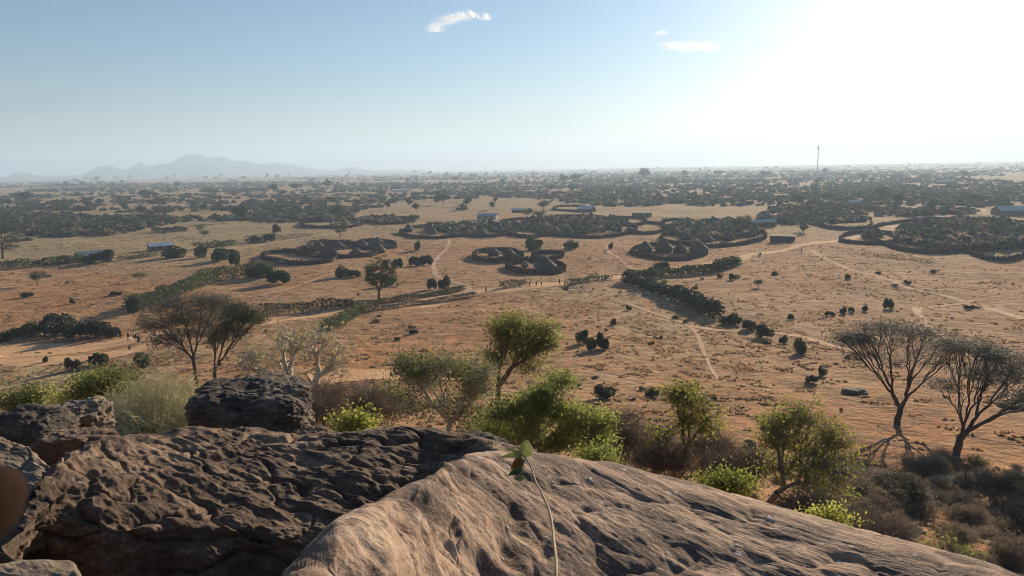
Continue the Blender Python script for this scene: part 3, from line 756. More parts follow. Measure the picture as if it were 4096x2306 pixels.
# --- twiggy dry bushes
def twig_bush(name, base, rad, hgt, label, n=900, m=TWIGY, thick=.006, leaf=None, nl=0, ls=.02, droop=.0, group=None):
    root = empty(name, base); tag(root, label, "bush", group)
    P = []; Rr = []; E_ = []
    for k in range(n):
        a = rng.uniform(0, 2 * math.pi); q = rng.uniform(0, 1) ** .6
        s = np.array([math.cos(a) * rad * .25 * q, math.sin(a) * rad * .25 * q, 0])
        e = np.array([math.cos(a) * rad * q, math.sin(a) * rad * q, hgt * math.sqrt(max(.02, 1 - q * q * .85)) * rng.uniform(.55, 1.08)])
        t = rng.uniform(.0, .6); s2 = s + (e - s) * t; m_ = s2 * .5 + e * .5 + rng.normal(size=3) * rad * .10; m_[2] += hgt * .08
        P.append(np.stack([s2, (s2 + m_) / 2 + rng.normal(size=3) * rad * .04, m_, (m_ + e) / 2 + rng.normal(size=3) * rad * .05, e])); Rr.append(np.array([1, .9, .75, .55, .3]) * thick)
        E_.append(m_); E_.append(e)
        X5 = P[-1]
        for _ in range(2):
            d = rng.normal(size=3); d[2] = abs(d[2]) * .6; d *= rad * .14
            o_ = X5[rng.integers(1, 5)]; P.append(np.stack([o_, o_ + d * .5 + rng.normal(size=3) * rad * .02, o_ + d])); Rr.append(np.array([.6, .45, .25]) * thick); E_.append(o_ + d)
    V, F = tube_np(P, Rr, 3)
    link("twigs", mesh_np("twigs", V, F, [m], True), root)
    if nl:
        E_ = np.array(E_); C = E_[rng.integers(0, len(E_), nl)] + rng.normal(size=(nl, 3)) * rad * .03
        V, F = leaves_np(C, ls); link("leaves", mesh_np("leaves", V, F, [leaf]), root)
    return root
twig_bush("dry_bush", gd(650, 1800, 12.5), 1.5, 1.0 + float(at(620, 1530, 12.5)[2] - zm(*gd(620, 1800, 12.5)[:2])) - 1.0, "large straw coloured twiggy bush in front of the acacia pair", 2600, TWIGY, .0062, L_PY, 16000, .013)
twig_bush("dry_bush", gd(380, 1760, 11.5), .75, float(at(400, 1640, 11.5)[2] - zm(*gd(380, 1760, 11.5)[:2])), "smaller straw coloured bush beside the orange brown boulder", 600, TWIGY, .005, L_PY, 4200, .012)
twig_bush("dry_bush", gd(240, 1740, 9.5), .35, float(at(240, 1700, 9.5)[2] - zm(*gd(240, 1740, 9.5)[:2])), "low straw coloured sprigs between the two left boulders", 200, TWIGY, .004, L_PY, 1200, .010)
def thicket(x, y, rx, ry, dd, label, n=1900, leaf=None, nl=0):
    tree("dead_thicket", gd(x, y + ry * 2, dd), [pb(x, y, rx, ry, dd, 1), pb(x - rx * .5, y + ry * .5, rx * .7, ry * .7, dd, .6), pb(x + rx * .5, y + ry * .4, rx * .7, ry * .7, dd, .6)], label, 130, .035, TWIGD, leaf or L_DR, nl, .02, "bush",
         clump=.12, twigs=n, twl=.030 * dd, rmin=.0042 + .00012 * dd, wob=.15, early=(.1, .3), trunk_name="branches", crown_name="leaves")
thicket(1400, 1600, 150, 70, 20, "wide grey leafless thicket right of the dark boulder", 2600)
thicket(1260, 1640, 70, 50, 17, "grey tangle of dead branches above the dark boulder's right shoulder", 1200)
thicket(2540, 1740, 110, 80, 18, "brown leafless thicket right of the bright green tree", 2200, nl=1500)
thicket(2650, 1830, 90, 60, 15, "brown thicket at the foot of the first thin tree right of the slab", 1600, nl=900)
thicket(2960, 1850, 110, 70, 15, "brown leafless thicket between the two trees right of the slab", 2200, nl=1500)
thicket(2850, 1790, 80, 50, 18, "low brown thicket behind the lime green shrub at the slab crest", 1500, nl=800)
thicket(3180, 2060, 110, 50, 11, "tangled bare bush between the sprawling tree and the small lime shrub", 1500, nl=900)
thicket(3480, 2130, 130, 60, 13, "big brown leafless bush beyond the small lime shrub", 1800, nl=1200)
# prototypes of hillside scrub, copied over the slope at the lower right
SLOPE = "dry scrub bushes on the hillside at the lower right"
pro = [twig_bush("hillside_scrub", (0, 0, 0), .9, 1.0, "dry brown twiggy scrub bush on the shaded hillside at the lower right", 260, TWIGD, .010, L_DR, 2200, .030, group=SLOPE),
       twig_bush("hillside_scrub", (0, 0, 0), .9, .75, "dry brown twiggy scrub bush on the shaded hillside at the lower right", 220, TWIGD, .009, L_DR, 3000, .026, group=SLOPE),
       twig_bush("hillside_scrub", (0, 0, 0), .9, .8, "dry brown twiggy scrub bush on the shaded hillside at the lower right", 200, TWIGD, .009, L_YG, 900, .034, group=SLOPE)]
k = 0
for (x0, x1, f0, f1, n) in [(2600, 3450, 1800, 2080, 26), (3300, 4150, 1930, 2290, 62), (3450, 4120, 1850, 1990, 18), (2480, 2640, 1760, 1890, 6)]:
    for _ in range(n):
        x = rng.uniform(x0, x1); y = rng.uniform(f0, f1)
        if x < 3450 and y > 1870 + (x - 2500) * .32: y = 1850 + (x - 2500) * .2
        p = g0(x, y); s = rng.uniform(.45, 1.25) * (1.2 if x > 3300 else .8)
        q = pro[(0, 1, 2, 1, 0, 1, 0)[k % 7]]
        if k < 3: o = q; o.location = p; o.scale = (s,) * 3
        else: dup(q, p, rng.uniform(0, 6.28), (s, s, s * rng.uniform(.7, 1.1)))
        k += 1
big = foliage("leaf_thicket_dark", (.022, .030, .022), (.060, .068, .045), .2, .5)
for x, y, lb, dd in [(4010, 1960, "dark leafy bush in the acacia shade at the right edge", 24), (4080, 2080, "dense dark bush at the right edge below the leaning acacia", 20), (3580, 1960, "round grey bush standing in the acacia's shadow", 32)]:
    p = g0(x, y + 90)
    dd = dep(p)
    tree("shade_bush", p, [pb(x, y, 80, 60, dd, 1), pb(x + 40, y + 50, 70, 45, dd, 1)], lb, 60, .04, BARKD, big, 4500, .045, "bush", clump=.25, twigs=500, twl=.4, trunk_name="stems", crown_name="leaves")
# stones on the slope and plain
for k_, (x, y, w_, h_, lb) in enumerate([(3415, 1560, 80, 26, "flat dark rock with a pale rim on the bare ground left of the acacias"), (3330, 1870, 150, 110, "dark angular boulder behind the sprawling lime tree"), (3080, 1705, 62, 34, "small black stone on bare ground above the sprawling tree"), (2465, 1690, 56, 26, "small dark stone on the red ground right of the green tree"), (2460, 1752, 60, 34, "dark stone between the green tree and the brown thicket"), (3000, 1770, 46, 40, "upright grey stone behind the sprawling tree"), (3270, 1800, 60, 40, "dark stone left of the angular boulder"), (3640, 2100, 90, 40, "flat pale topped stone on the shaded slope"), (3790, 1915, 110, 34, "long dark stone between the two acacia trunks in shade"), (3480, 2000, 60, 24, "small flat stone lying among the scrub below the first acacia"), (4060, 1615, 90, 34, "dark flat rock on open ground at the right edge"), (1545, 1590, 50, 20, "small dark stone beside the dead thicket")]):
    p = g0(x, y + h_ * .4); s = dep(p) / FS
    boulder("stone", p + [0, 0, h_ * s * .2], (w_ * s / 2, w_ * s * .45, h_ * s / 2), BOULM, 30 + k_, lb, sub=4, p=3.2)
# ------------------------------------------------------------------ fences, huts, houses
FENCEM = plain("stake_wood", (.045, .033, .028), (.125, .092, .072), 2.2, bs=.5, stretch=(1, 1, .2))
THATCH = plain("thatch_grey", (.065, .050, .040), (.17, .132, .10), 3.0, bs=.6, stretch=(1, 1, .5))
THATCHP = plain("thatch_straw", (.16, .125, .085), (.34, .27, .185), 3.0, bs=.6)
WALLM = plain("stick_wall", (.06, .042, .032), (.15, .11, .08), 4, stretch=(1, 1, .15), bs=.5)
MUDM = plain("mud_wall", (.16, .10, .072), (.27, .175, .125), 1.2, bs=.4)
CREAM = plain("cream_wall", (.36, .30, .22), (.50, .43, .33), 1, bs=.1)
DARKO = plain("dark_opening", (.008, .007, .006), (.018, .015, .012), 3)
def tin(name, a, b_, rough=.45, metal=.0):
    m, nt, b = mat(name, rough=rough, spec=.5)
    v = pos(nt, obj=True); nt.links.new(ramp(nt, noise(nt, v, 1.3, 5, .6), [(.3, a), (.7, b_)]), b.inputs["Base Color"]); b.inputs["Metallic"].default_value = metal
    return m
TINB = tin("tin_blue_white", (.46, .49, .54), (.58, .61, .65), .8); TING = tin("tin_worn_green", (.16, .21, .19), (.30, .34, .30)); TINW = tin("tin_white", (.52, .50, .47), (.64, .62, .58), .9); TINR = tin("tin_teal", (.20, .25, .27), (.30, .36, .38))
def fence_mesh(P, h=2.1, step=.34, thick=.19, gap=None, rag=.17):
    """rows of leaning stakes along a closed or open line"""
    P = np.asarray(P); d = np.linalg.norm(np.diff(P[:, :2], axis=0), axis=1); L = np.concatenate([[0], np.cumsum(d)])
    n = int(L[-1] / step); s = (np.arange(n) + .5) * step
    X = np.stack([np.interp(s, L, P[:, k]) for k in (0, 1)], -1)
    X = np.concatenate([X, X + rng.normal(size=X.shape) * .12]); n2 = len(X)
    X = X + rng.normal(size=X.shape) * .06
    H = h * (1 + rag * rng.uniform(-1, .55, n2) + .12 * vn(xyz(X[:, 0] / 5, X[:, 1] / 5), 3)); Z = zm(X[:, 0], X[:, 1]) - .1
    w = thick * rng.uniform(.7, 1.3, n2); le = rng.normal(size=(n2, 2)) * .13; a0 = rng.uniform(0, 1.57, n2)
    V = np.zeros((n2, 8, 3))
    for k in range(4):
        a = a0 + k * math.pi / 2
        V[:, k, 0] = X[:, 0] + np.cos(a) * w; V[:, k, 1] = X[:, 1] + np.sin(a) * w; V[:, k, 2] = Z
        V[:, k + 4, 0] = X[:, 0] + np.cos(a) * w * .45 + le[:, 0]; V[:, k + 4, 1] = X[:, 1] + np.sin(a) * w * .45 + le[:, 1]; V[:, k + 4, 2] = Z + H
    F = np.array([(0, 1, 5, 4), (1, 2, 6, 5), (2, 3, 7, 6), (3, 0, 4, 7), (4, 5, 6, 7)])
    # brushwood packed between the stakes
    m2 = max(int(L[-1] / .8), 4); s2 = np.linspace(0, L[-1], m2); Y = np.stack([np.interp(s2, L, P[:, k]) for k in (0, 1)], -1)
    T = np.gradient(Y, axis=0); T /= np.linalg.norm(T, axis=1, keepdims=True) + 1e-9; Nn = np.stack([-T[:, 1], T[:, 0]], -1)
    zb = zm(Y[:, 0], Y[:, 1]); ht = h * (.74 + .12 * rng.uniform(-1, 1, m2)); W = np.zeros((m2, 4, 3))
    for k, (o_, z_) in enumerate([(-.17, -.1), (-.09, 1), (.09, 1), (.17, -.1)]):
        W[:, k, :2] = Y + Nn * (o_ + rng.normal(size=(m2, 1)) * .03); W[:, k, 2] = zb + (ht if z_ > 0 else -.1)
    q = np.arange(m2 - 1)[:, None, None] * 4; G_ = np.array([(0, 1, 5, 4), (1, 2, 6, 5), (2, 3, 7, 6)])[None] + q
    return np.concatenate([V.reshape(-1, 3), W.reshape(-1, 3)]), np.concatenate([(np.arange(n2)[:, None, None] * 8 + F[None]).reshape(-1, 4), G_.reshape(-1, 4) + n2 * 8])
def ring_px(cx, cy, rx, ry, n=40, j=.085, gate=None):
    t = np.linspace(0, 2 * math.pi, n)
    ph = rng.uniform(0, 6.28, 3)
    q = 1 + j * (np.sin(2 * t + ph[0]) + .6 * np.sin(3 * t + ph[1]) + .4 * np.sin(5 * t + ph[2]))
    return gnd(cx + rx * np.cos(t) * q, cy + ry * np.sin(t) * q)
def add_fence(P, label, group=None, h=2.1, step=.34, thick=.17):
    c = P.mean(0); c[2] = float(zm(c[0], c[1]))
    V, F = fence_mesh(P, h, step, thick)
    o = link("stake_fence", mesh_np("stake_fence", V - c, F, [FENCEM]), loc=c); tag(o, label, "fence", group); return o
def hut_proto(seed, r, h, steps, roofm, wallh=1.3):
    random.seed(seed)
    root = empty("thatched_hut")
    mb = MB(); prof = []
    for k in range(steps):
        t = k / steps; rr0 = r * (1 - t) ** .92; rr1 = r * (1 - (k + 1) / steps) ** .92 + .05
        z0 = wallh * .75 + (h - wallh * .75) * t; z1 = wallh * .75 + (h - wallh * .75) * (k + 1) / steps
        prof += [(rr0 + .10, z0 - .10), (rr0 + .08, z0 + .06), (rr1 + (rr0 - rr1) * .25, z1 - .12)]
    prof += [(.10, h), (.05, h + .35)]
    mb.lathe(prof, n=18, jit=.045)
    link("roof", mb.mesh("roof", [roofm]), root)
    mb = MB(); mb.lathe([(r * .8, -.3), (r * .82, wallh * .5), (r * .8, wallh)], n=22, jit=.03); link("wall", mb.mesh("wall", [WALLM]), root)
    mb = MB(); mb.box((0, -r * .83, .5), (.7, .16, 1.1)); link("door", mb.mesh("door", [DARKO]), root)
    return root
HUTS = [hut_proto(1, 3.9, 4.3, 5, THATCH), hut_proto(2, 2.9, 3.6, 4, THATCH), hut_proto(3, 2.5, 3.1, 4, THATCHP), hut_proto(4, 3.3, 4.6, 6, THATCH), hut_proto(5, 2.0, 3.0, 3, THATCHP)]
_used = set()
def hut(k, x, y, s, label, group=None, P=None):
    p = g0(x, y) if P is None else P
    src = HUTS[k]; rz = rng.uniform(0, 6.28)
    if k not in _used:
        _used.add(k); src.location = p; src.rotation_euler = (0, 0, rz); src.scale = (s,) * 3; o = src
    else: o = dup(src, p, rz, s)
    tag(o, label, "hut")
    if group: o["group"] = group
    elif "group" in o.keys(): del o["group"]
    return o
# (label of the compound, fence ellipses, named huts, random hut areas)
GF = "stake fences of the village compounds"
def compound(rings, huts=(), fill=None, huttag="", grp=None, h=2.1):
    for cx, cy, rx, ry, lb in rings:
        P = ring_px(cx, cy, rx, ry, 48)
        D = np.hypot(*P[:, :2].mean(0)); st = max(.34, D * .0011)
        add_fence(P, lb, None, h, st, max(.17, st * .5))
    for k, x, y, s, lb in huts: hut(k, x, y, s, lb)
    if fill:
        cx, cy, rx, ry, n = fill; pts = []; tries = 0
        while len(pts) < n and tries < 900:
            tries += 1; a = rng.uniform(0, 6.28); q = math.sqrt(rng.uniform(0, .92))
            p = g0(cx + rx * q * math.cos(a), cy + ry * q * math.sin(a))
            if all(np.hypot(*(p - o)[:2]) > 6.2 for o in pts): pts.append(p)
        for p in pts: hut(int(rng.integers(0, 5)), 0, 0, rng.uniform(.8, 1.1), huttag, grp, p)
compound([(1200, 1035, 140, 26, "stake fence round the swept yard at the left end of the near left compound"), (1360, 1010, 160, 26, "stake fence round the middle yard of the near left compound"), (1330, 988, 110, 14, "back stake fence of the near left compound"), (1500, 985, 90, 16, "stake fence at the right end of the near left compound, behind the big tree")],
         [(2, 1133, 1056, .85, "small pale pointed hut standing alone in the swept yard"), (3, 1275, 1000, 1.0, "tall grey hut at the back of the near left compound"), (4, 1268, 1030, .9, "pale pointed hut in the middle of the near left compound"), (0, 1335, 1028, .85, "wide dark hut in front of the near left compound's middle"), (4, 1237, 998, .8, "narrow hut against the back fence of the near left compound"), (1, 1355, 992, 1.0, "hut at the back of the near left compound, right of the tall grey hut"), (1, 1450, 990, 1.1, "hut with a pointed top at the right of the near left compound"), (3, 1515, 1012, 1.05, "large hut just above the crown of the big roadside tree"), (0, 1425, 1025, .9, "broad hut at the lower right of the near left compound"), (1, 1510, 975, 1.0, "hut at the far right end of the near left compound")])
compound([(1990, 1028, 92, 24, "oval stake fence left of centre with two huts inside"), (2145, 1075, 112, 26, "small round stake fence nearest the road with one big hut"), (2190, 1030, 60, 14, "broken stake fence of tall posts behind the nearest round fence")],
         [(1, 1975, 1022, 1.0, "hut at the left in the oval fence"), (1, 2035, 1025, 1.0, "hut at the right in the oval fence"), (0, 2180, 1074, 1.05, "big hut inside the small round fence nearest the road"), (4, 2100, 1068, .8, "tiny shelter inside the round fence nearest the road")])
compound([(2683, 1012, 166, 28, "round stake fence in front of the large central compound, four huts inside")],
         [(1, 2580, 1006, 1.25, "leftmost hut in the round fence with four huts"), (3, 2655, 1006, 1.25, "tall pale coned hut with stepped thatch, second in the round fence"), (1, 2720, 1010, 1.1, "third hut from the left in the round fence, with a straw front"), (0, 2795, 1010, 1.15, "rightmost dark hut in the round fence with four huts")])
compound([(1760, 932, 160, 24, "stake fence at the left end of the big central village"), (1960, 928, 110, 22, "stake fence of the second yard of the big central village"), (2120, 915, 130, 34, "stake fence of the middle yard of the big central village")],
         [], (1830, 922, 220, 20, 22), "thatched hut crowded inside the left yards of the big central village", "huts of the left yards of the big central village")
compound([(2330, 912, 200, 44, "wide stake fence round the densest part of the big central village"), (2500, 890, 85, 18, "round stake fence at the right tip of the big central village")],
         [(4, 2190, 900, 1.2, "bright thatched hut at the centre of the big central village")], (2260, 905, 250, 36, 42), "thatched hut crowded inside the right yards of the big central village", "huts of the right yards of the big central village")
compound([(2590, 918, 70, 22, "curved stake fence with an empty yard at the left of the right centre compound"), (2860, 940, 215, 50, "large stake fence round the right centre compound"), (2720, 900, 70, 18, "stake fence at the back of the right centre compound")],
         [], (2830, 928, 210, 44, 40), "thatched hut packed inside the right centre compound", "huts of the right centre compound")
compound([(3820, 945, 330, 72, "very long stake fence round the big compound at the right edge"), (3480, 958, 130, 22, "stake fence round the empty yard left of the big right compound"), (3680, 915, 80, 14, "curved stake fence at the back of the big right compound"), (4000, 1000, 150, 40, "stake fence round the lower right yard at the right edge")],
         [(1, 3505, 946, 1.3, "lone dark hut above the empty yard of the big right compound"), (3, 3470, 952, 1.0, "small hut beside the lone dark hut of the empty yard")], (3880, 940, 290, 62, 64), "thatched hut packed inside the big compound at the right edge", "huts of the big right compound")
compound([(3130, 872, 110, 20, "stake fence of the compound beyond the right centre one"), (3370, 892, 130, 26, "stake fence with a rounded right end beyond the small brown shed")],
         [(3, 3065, 868, 1.0, "hut with a spiky top beyond the right centre compound")], (3240, 880, 230, 20, 34), "thatched hut in the hazy compound beyond the small brown shed", "huts of the hazy compound beyond the brown shed")
compound([(1330, 898, 130, 16, "stake fence beyond the near left compound by the round tree"), (1560, 886, 90, 14, "low stake fence with scattered huts left of the big central village"), (2290, 838, 80, 10, "small stake fence right of the blue roofed house")],
         [], (1430, 890, 180, 16, 22), "thatched hut in the yards beyond the near left compound", "huts beyond the near left compound")
compound([], [], (2680, 806, 170, 18, 26), "distant thatched hut in the compound above the right centre one", "huts of the distant compound above the right centre one")
compound([], [], (2260, 800, 130, 14, 18), "distant thatched hut near the bluish white roof", "distant huts near the bluish white roof")
compound([(200, 885, 230, 26, "dark brush fence of the village at the far left")], [(3, 305, 895, 1.35, "large dark pointed hut at the right of the far left village"), (1, 105, 862, 1.4, "pointed hut top rising from the far left village")], (190, 880, 240, 32, 34), "dark thatched hut of the far left village", "huts of the far left village")

# rectangular houses with pitched tin roofs
def house(px, wd, dp, wallh, rise, roofm, wallm, ang, label, door=True, over=.35, wins=2, shed=False, cat="house"):
    p = g0(*px); root = empty("tin_roofed_house", p, ang); tag(root, label, cat)
    mb = MB(); mb.box((0, 0, wallh / 2 - .2), (wd, dp, wallh + .4)); 
    if not shed: mb.add([(-wd / 2, -dp / 2, wallh), (-wd / 2, dp / 2, wallh), (-wd / 2, 0, wallh + rise), (wd / 2, -dp / 2, wallh), (wd / 2, dp / 2, wallh), (wd / 2, 0, wallh + rise)], [(0, 2, 1), (3, 4, 5)])
    link("wall", mb.mesh("wall", [wallm]), root)
    mb = MB(); t = .06; n = max(8, int(wd / .5))
    for s in ((-1, 1) if not shed else (0,)):
        for k in range(n):
            x0 = -wd / 2 - over + (wd + 2 * over) * k / n; x1 = x0 + (wd + 2 * over) / n; zz = .035 * (k % 2)
            if not shed:
                e = (dp / 2 + over); sl_ = rise / (dp / 2)
                a = [(x0, s * e, wallh - over * sl_ + t + zz), (x1, s * e, wallh - over * sl_ + t + zz), (x1, 0, wallh + rise + t + zz), (x0, 0, wallh + rise + t + zz)]
            else: a = [(x0, -dp / 2 - over, wallh + .05 + zz), (x1, -dp / 2 - over, wallh + .05 + zz), (x1, dp / 2 + over, wallh + rise + zz), (x0, dp / 2 + over, wallh + rise + zz)]
            bq = [(q[0], q[1], q[2] - .05) for q in a]
            mb.add(a + bq, [(0, 1, 2, 3), (7, 6, 5, 4), (0, 4, 5, 1), (1, 5, 6, 2), (2, 6, 7, 3), (3, 7, 4, 0)])
    link("roof", mb.mesh("roof", [roofm]), root)
    if door:
        mb = MB(); mb.box((wd * .3, -dp / 2 - .03, 1.0), (1.0, .1, 2.0)); link("door", mb.mesh("door", [DARKO]), root)
        for k in range(wins):
            mb = MB(); mb.box((-wd * .35 + k * wd * .3, -dp / 2 - .03, 1.5), (.8, .1, .7)); link("window", mb.mesh("window", [DARKO]), root)
    return root
def faceto(px, turn=0): p = g0(*px); return -math.atan2(p[0], p[1]) + turn
house((375, 1040), 12.5, 6.5, 2.5, 1.7, TING, WALLM, faceto((375, 1040), R(14)), "long house with a worn greenish tin roof behind the hedge at left", wins=3)
house((642, 1002), 10.5, 5.5, 2.4, 1.3, TINB, MUDM, faceto((642, 1002), R(12)), "mud walled house with a bright pale blue tin roof in the left field", wins=2)
house((1952, 878), 14, 8, 2.6, 1.6, TINR, CREAM, faceto((1952, 878), R(-18)), "house with a teal tin roof at the edge of the big central village")
house((2345, 848), 13, 9, 2.6, 2.2, TINB, WALLM, faceto((2345, 848), R(-28)), "house with a bluish white tin roof behind the big central village")
house((2068, 852), 8, 6, 2.4, 1.3, TINW, WALLM, faceto((2068, 852), R(10)), "little tin roofed house between the teal roof and the bluish white roof")
house((3050, 905), 14, 8, 2.6, 1.2, TINW, MUDM, faceto((3050, 905), R(15)), "low house with a white tin roof beyond the right centre compound")
house((4035, 858), 17, 12, 3.0, 2.6, TINW, MUDM, faceto((4035, 858), R(30)), "open gabled building with a white roof at the far right", wins=3)
house((3130, 968), 10.5, 5.0, 2.8, .4, WALLM, WALLM, faceto((3130, 968), R(-8)), "small brown flat roofed shed standing alone beside the road", shed=True, wins=0, cat="shed")
house((2568, 868), 14, 5.0, 3.0, .3, MUDM, MUDM, faceto((2568, 868), R(-4)), "long low mud walled building with a flat roof right of centre", shed=True, wins=2, cat="building")
house((520, 912), 17, 3, 1.8, .2, CREAM, MUDM, faceto((520, 912), R(8)), "low pinkish mud wall building at the edge of the far left village", shed=True, wins=0, cat="building")
house((75, 966), 13, 4, 1.6, .2, MUDM, MUDM, faceto((75, 966), R(8)), "low pale mud building at the left edge of the view", shed=True, wins=0, cat="building")
FRG = "distant tin roofs glinting in the hazy village"
for (x, y, w_, lb) in [(1596, 768, 30, "left one of two adjoining white roofs in the far scrub"), (1618, 766, 30, "right one of two adjoining white roofs in the far scrub")]:
    house((x, y), w_ * .8, 12, 3, 1.4, TINW, CREAM, faceto((x, y), R(5)), lb, door=False)
for (x, y, w_) in [(2390, 724, 36), (2545, 722, 26), (2725, 728, 40), (2760, 722, 26), (2830, 720, 70), (2942, 726, 34), (2976, 722, 22), (3186, 716, 40), (3238, 720, 22), (3294, 714, 76), (3350, 717, 26), (3782, 734, 40), (2150, 752, 30), (3420, 822, 14), (2305, 740, 30)]:
    o = house((x, y), w_ * .62, 12, 3, 1.6, TINW, CREAM, faceto((x, y), rng.uniform(-.2, .2)), "distant long tin roof glinting in the hazy village", door=False); o["group"] = FRG

# ------------------------------------------------------------------ shrubs, hedges and field trees
def shrub_mesh(n, ls, seed, sq=.8, lobes=7):
    g = np.random.default_rng(seed)
    c = g.uniform(-1, 1, (lobes, 3)) * [.55, .55, .28]; c[:, 2] = c[:, 2] + .48; r = g.uniform(.32, .55, lobes)
    k = g.integers(0, lobes, n); u = g.normal(size=(n, 3)); u /= np.linalg.norm(u, axis=1, keepdims=True)
    C = c[k] + u * (r[k] * g.uniform(.55, 1.04, n))[:, None] * [1, 1, sq]; C[:, 2] = np.maximum(C[:, 2], .02)
    return leaves_np(C, ls, .75)
SH = []
for s_ in range(4):
    V, F = shrub_mesh(1500, .085, 50 + s_); SH.append(mesh_np("shrub", V, F, [L_SH if s_ % 2 else L_SD]))
SHF = []
for s_ in range(4):
    V, F = shrub_mesh(170, .20, 70 + s_); SHF.append((V, F, mesh_np("shrub", V, F, [(L_SD, L_SH, L_DR, L_SD)[s_]])))
def shrub(x, y, wpx, hpx, label, group=None, far=False, name="shrub"):
    p = g0(x, y); s = dep(p) / FS
    me = (SHF[int(rng.integers(0, 4))][2] if far else SH[int(rng.integers(0, 4))])
    o = link(name, me, loc=p, rz=rng.uniform(0, 6.28), sc_=(wpx * s / 2, wpx * s / 2, hpx * s / 1.05)); tag(o, label, "shrub", group); return o
for x, y, w_, h_, lb in [
    (250, 1335, 190, 80, "largest of the round green shrubs by the road at left"), (370, 1345, 150, 70, "wide green shrub at the right of the roadside clump at left"), (450, 1345, 70, 46, "small shrub at the right end of the roadside clump, next to the people"), (110, 1345, 130, 50, "low green shrub at the left of the roadside clump"), (15, 1368, 90, 46, "green shrub at the left edge beside the road"), (300, 1345, 90, 50, "lighter green shrub in front of the roadside clump"),
    (293, 1480, 60, 58, "left one of two round shrubs on the grass below the road"), (390, 1462, 92, 58, "right one of two round shrubs on the grass below the road"), (580, 1470, 80, 60, "round green shrub alone on the grass left of the acacia pair"),
    (535, 1250, 70, 70, "dark round shrub at the lower end of the long hedge"), (1120, 1132, 110, 66, "round dark green shrub at the upper end of the long hedge"), (1040, 1112, 110, 60, "broad topped shrub beside the round dark green one"),
    (700, 1032, 100, 46, "dark shrub right of the pale blue roofed house"), (806, 1030, 50, 52, "narrow shrub in the middle of the row right of the pale blue roofed house"), (885, 1045, 80, 50, "shrub at the left of the pair in the left field"), (935, 1062, 60, 60, "shrub at the right of the pair in the left field"), (925, 1035, 80, 44, "shrub behind the pair in the left field"), (410, 1050, 90, 50, "greyish shrub growing against the greenish roofed house"), (350, 1056, 60, 30, "low shrub in front of the greenish roofed house"),
    (1590, 1072, 54, 46, "shrub right behind the big roadside tree"), (1655, 1065, 56, 46, "left one of the joined shrubs right of the big roadside tree"), (1705, 1062, 64, 50, "right one of the joined shrubs right of the big roadside tree"), (1370, 1108, 62, 44, "dark shrub left of the big roadside tree"), (1415, 1108, 60, 32, "low dark shrub touching the big roadside tree on its left"), (1562, 1138, 64, 40, "dark shrub under the right side of the big roadside tree"),
    (1730, 1158, 46, 54, "left one of the paired round shrubs above the road"), (1776, 1160, 54, 60, "right one of the paired round shrubs above the road"), (1666, 1002, 44, 44, "small tree like shrub left of the oval fence"), (1108, 932, 34, 34, "small dark round shrub in the field beyond the near left compound"), (1075, 965, 60, 34, "shrub on the track beyond the near left compound"), (1020, 968, 50, 28, "low shrub on the track left of the near left compound"),
    (2138, 1000, 90, 50, "wide dark shrub above the oval fence"), (2275, 995, 60, 34, "grey shrub between the central village and the round fence"), (2304, 996, 26, 30, "tiny round shrub beside the grey shrub"), (2442, 998, 22, 26, "lone tiny dark shrub on the footpath right of centre"), (2645, 1085, 70, 40, "shrub at the head of the hedge by the road"), (2600, 1100, 60, 30, "low shrub left of the hedge head by the road"),
    (2328, 1372, 50, 60, "left one of the three dark shrubs in the open field"), (2368, 1402, 66, 60, "middle one of the three dark shrubs in the open field"), (2412, 1398, 60, 72, "right one of the three dark shrubs in the open field"),
    (2925, 1300, 90, 44, "shrub just past the lower end of the diagonal hedge"), (2992, 1318, 70, 44, "second shrub past the lower end of the diagonal hedge"), (3058, 1352, 72, 52, "round dark shrub in line below the diagonal hedge"), (3132, 1374, 36, 34, "small shrub between the two round dark ones"), (3207, 1412, 68, 58, "last dark shrub in line below the diagonal hedge"), (3552, 1236, 46, 48, "grey green bush alone in the right field"), (3370, 1256, 30, 26, "little bush in the right field, left of two"), (3404, 1250, 26, 24, "little bush in the right field, right of two"), (3460, 1244, 26, 22, "tiny bush left of the grey green bush"), (3318, 1262, 44, 20, "low dry bush at the left of the row in the right field"), (3164, 1276, 32, 24, "small dark bush by itself in the right field"), (3390, 1118, 26, 24, "small grey bush beside the straight footpath"), (3512, 1098, 22, 12, "tiny tuft bush on the straight footpath"), (3630, 1138, 30, 20, "small grey bush right of the straight footpath"), (3870, 1240, 34, 22, "small bush beyond the fork of the footpaths"), (3290, 1505, 36, 40, "green bush left of the flat dark rock"), (3245, 1525, 60, 36, "dark low bush left of the flat dark rock"),
    (2420, 1590, 90, 56, "dark scraggly bush on the red ground right of the green tree"), (2610, 1585, 60, 34, "faint scraggly bush on the red ground further right"), (2455, 1300, 30, 26, "small dark bush above the three dark shrubs"), (2515, 1240, 26, 22, "tiny bush on the open field below the goats"), (2930, 1120, 30, 26, "round little bush beside the small field tree"), (2880, 1112, 26, 16, "low bush left of the small field tree"), (1655, 1335, 40, 22, "small dark bush on a bank in the open field"), (1590, 1362, 34, 16, "low bush on the open field left of centre"), (110, 1190, 50, 24, "low bush in the left field near the small tree"), (470, 1180, 60, 18, "low spreading scrub in the left field"), (290, 1215, 24, 24, "single small bush in the middle of the left field"), (445, 1475, 26, 14, "little tuft bush between the round shrubs"), (180, 1450, 26, 26, "thin little bush casting a long shadow at the lower left")]:
    shrub(x, y, w_, h_, lb)
SCR = "small scrub bushes dotted over the open fields"
for k in range(70):
    x = rng.uniform(0, 4096); y = rng.uniform(1090, 1640)
    if y > 1400 and (x < 2300): continue
    o = shrub(x, y, rng.uniform(14, 44), rng.uniform(8, 18), "small dry scrub bush dotted over the open fields", SCR, far=True, name="scrub_bush")
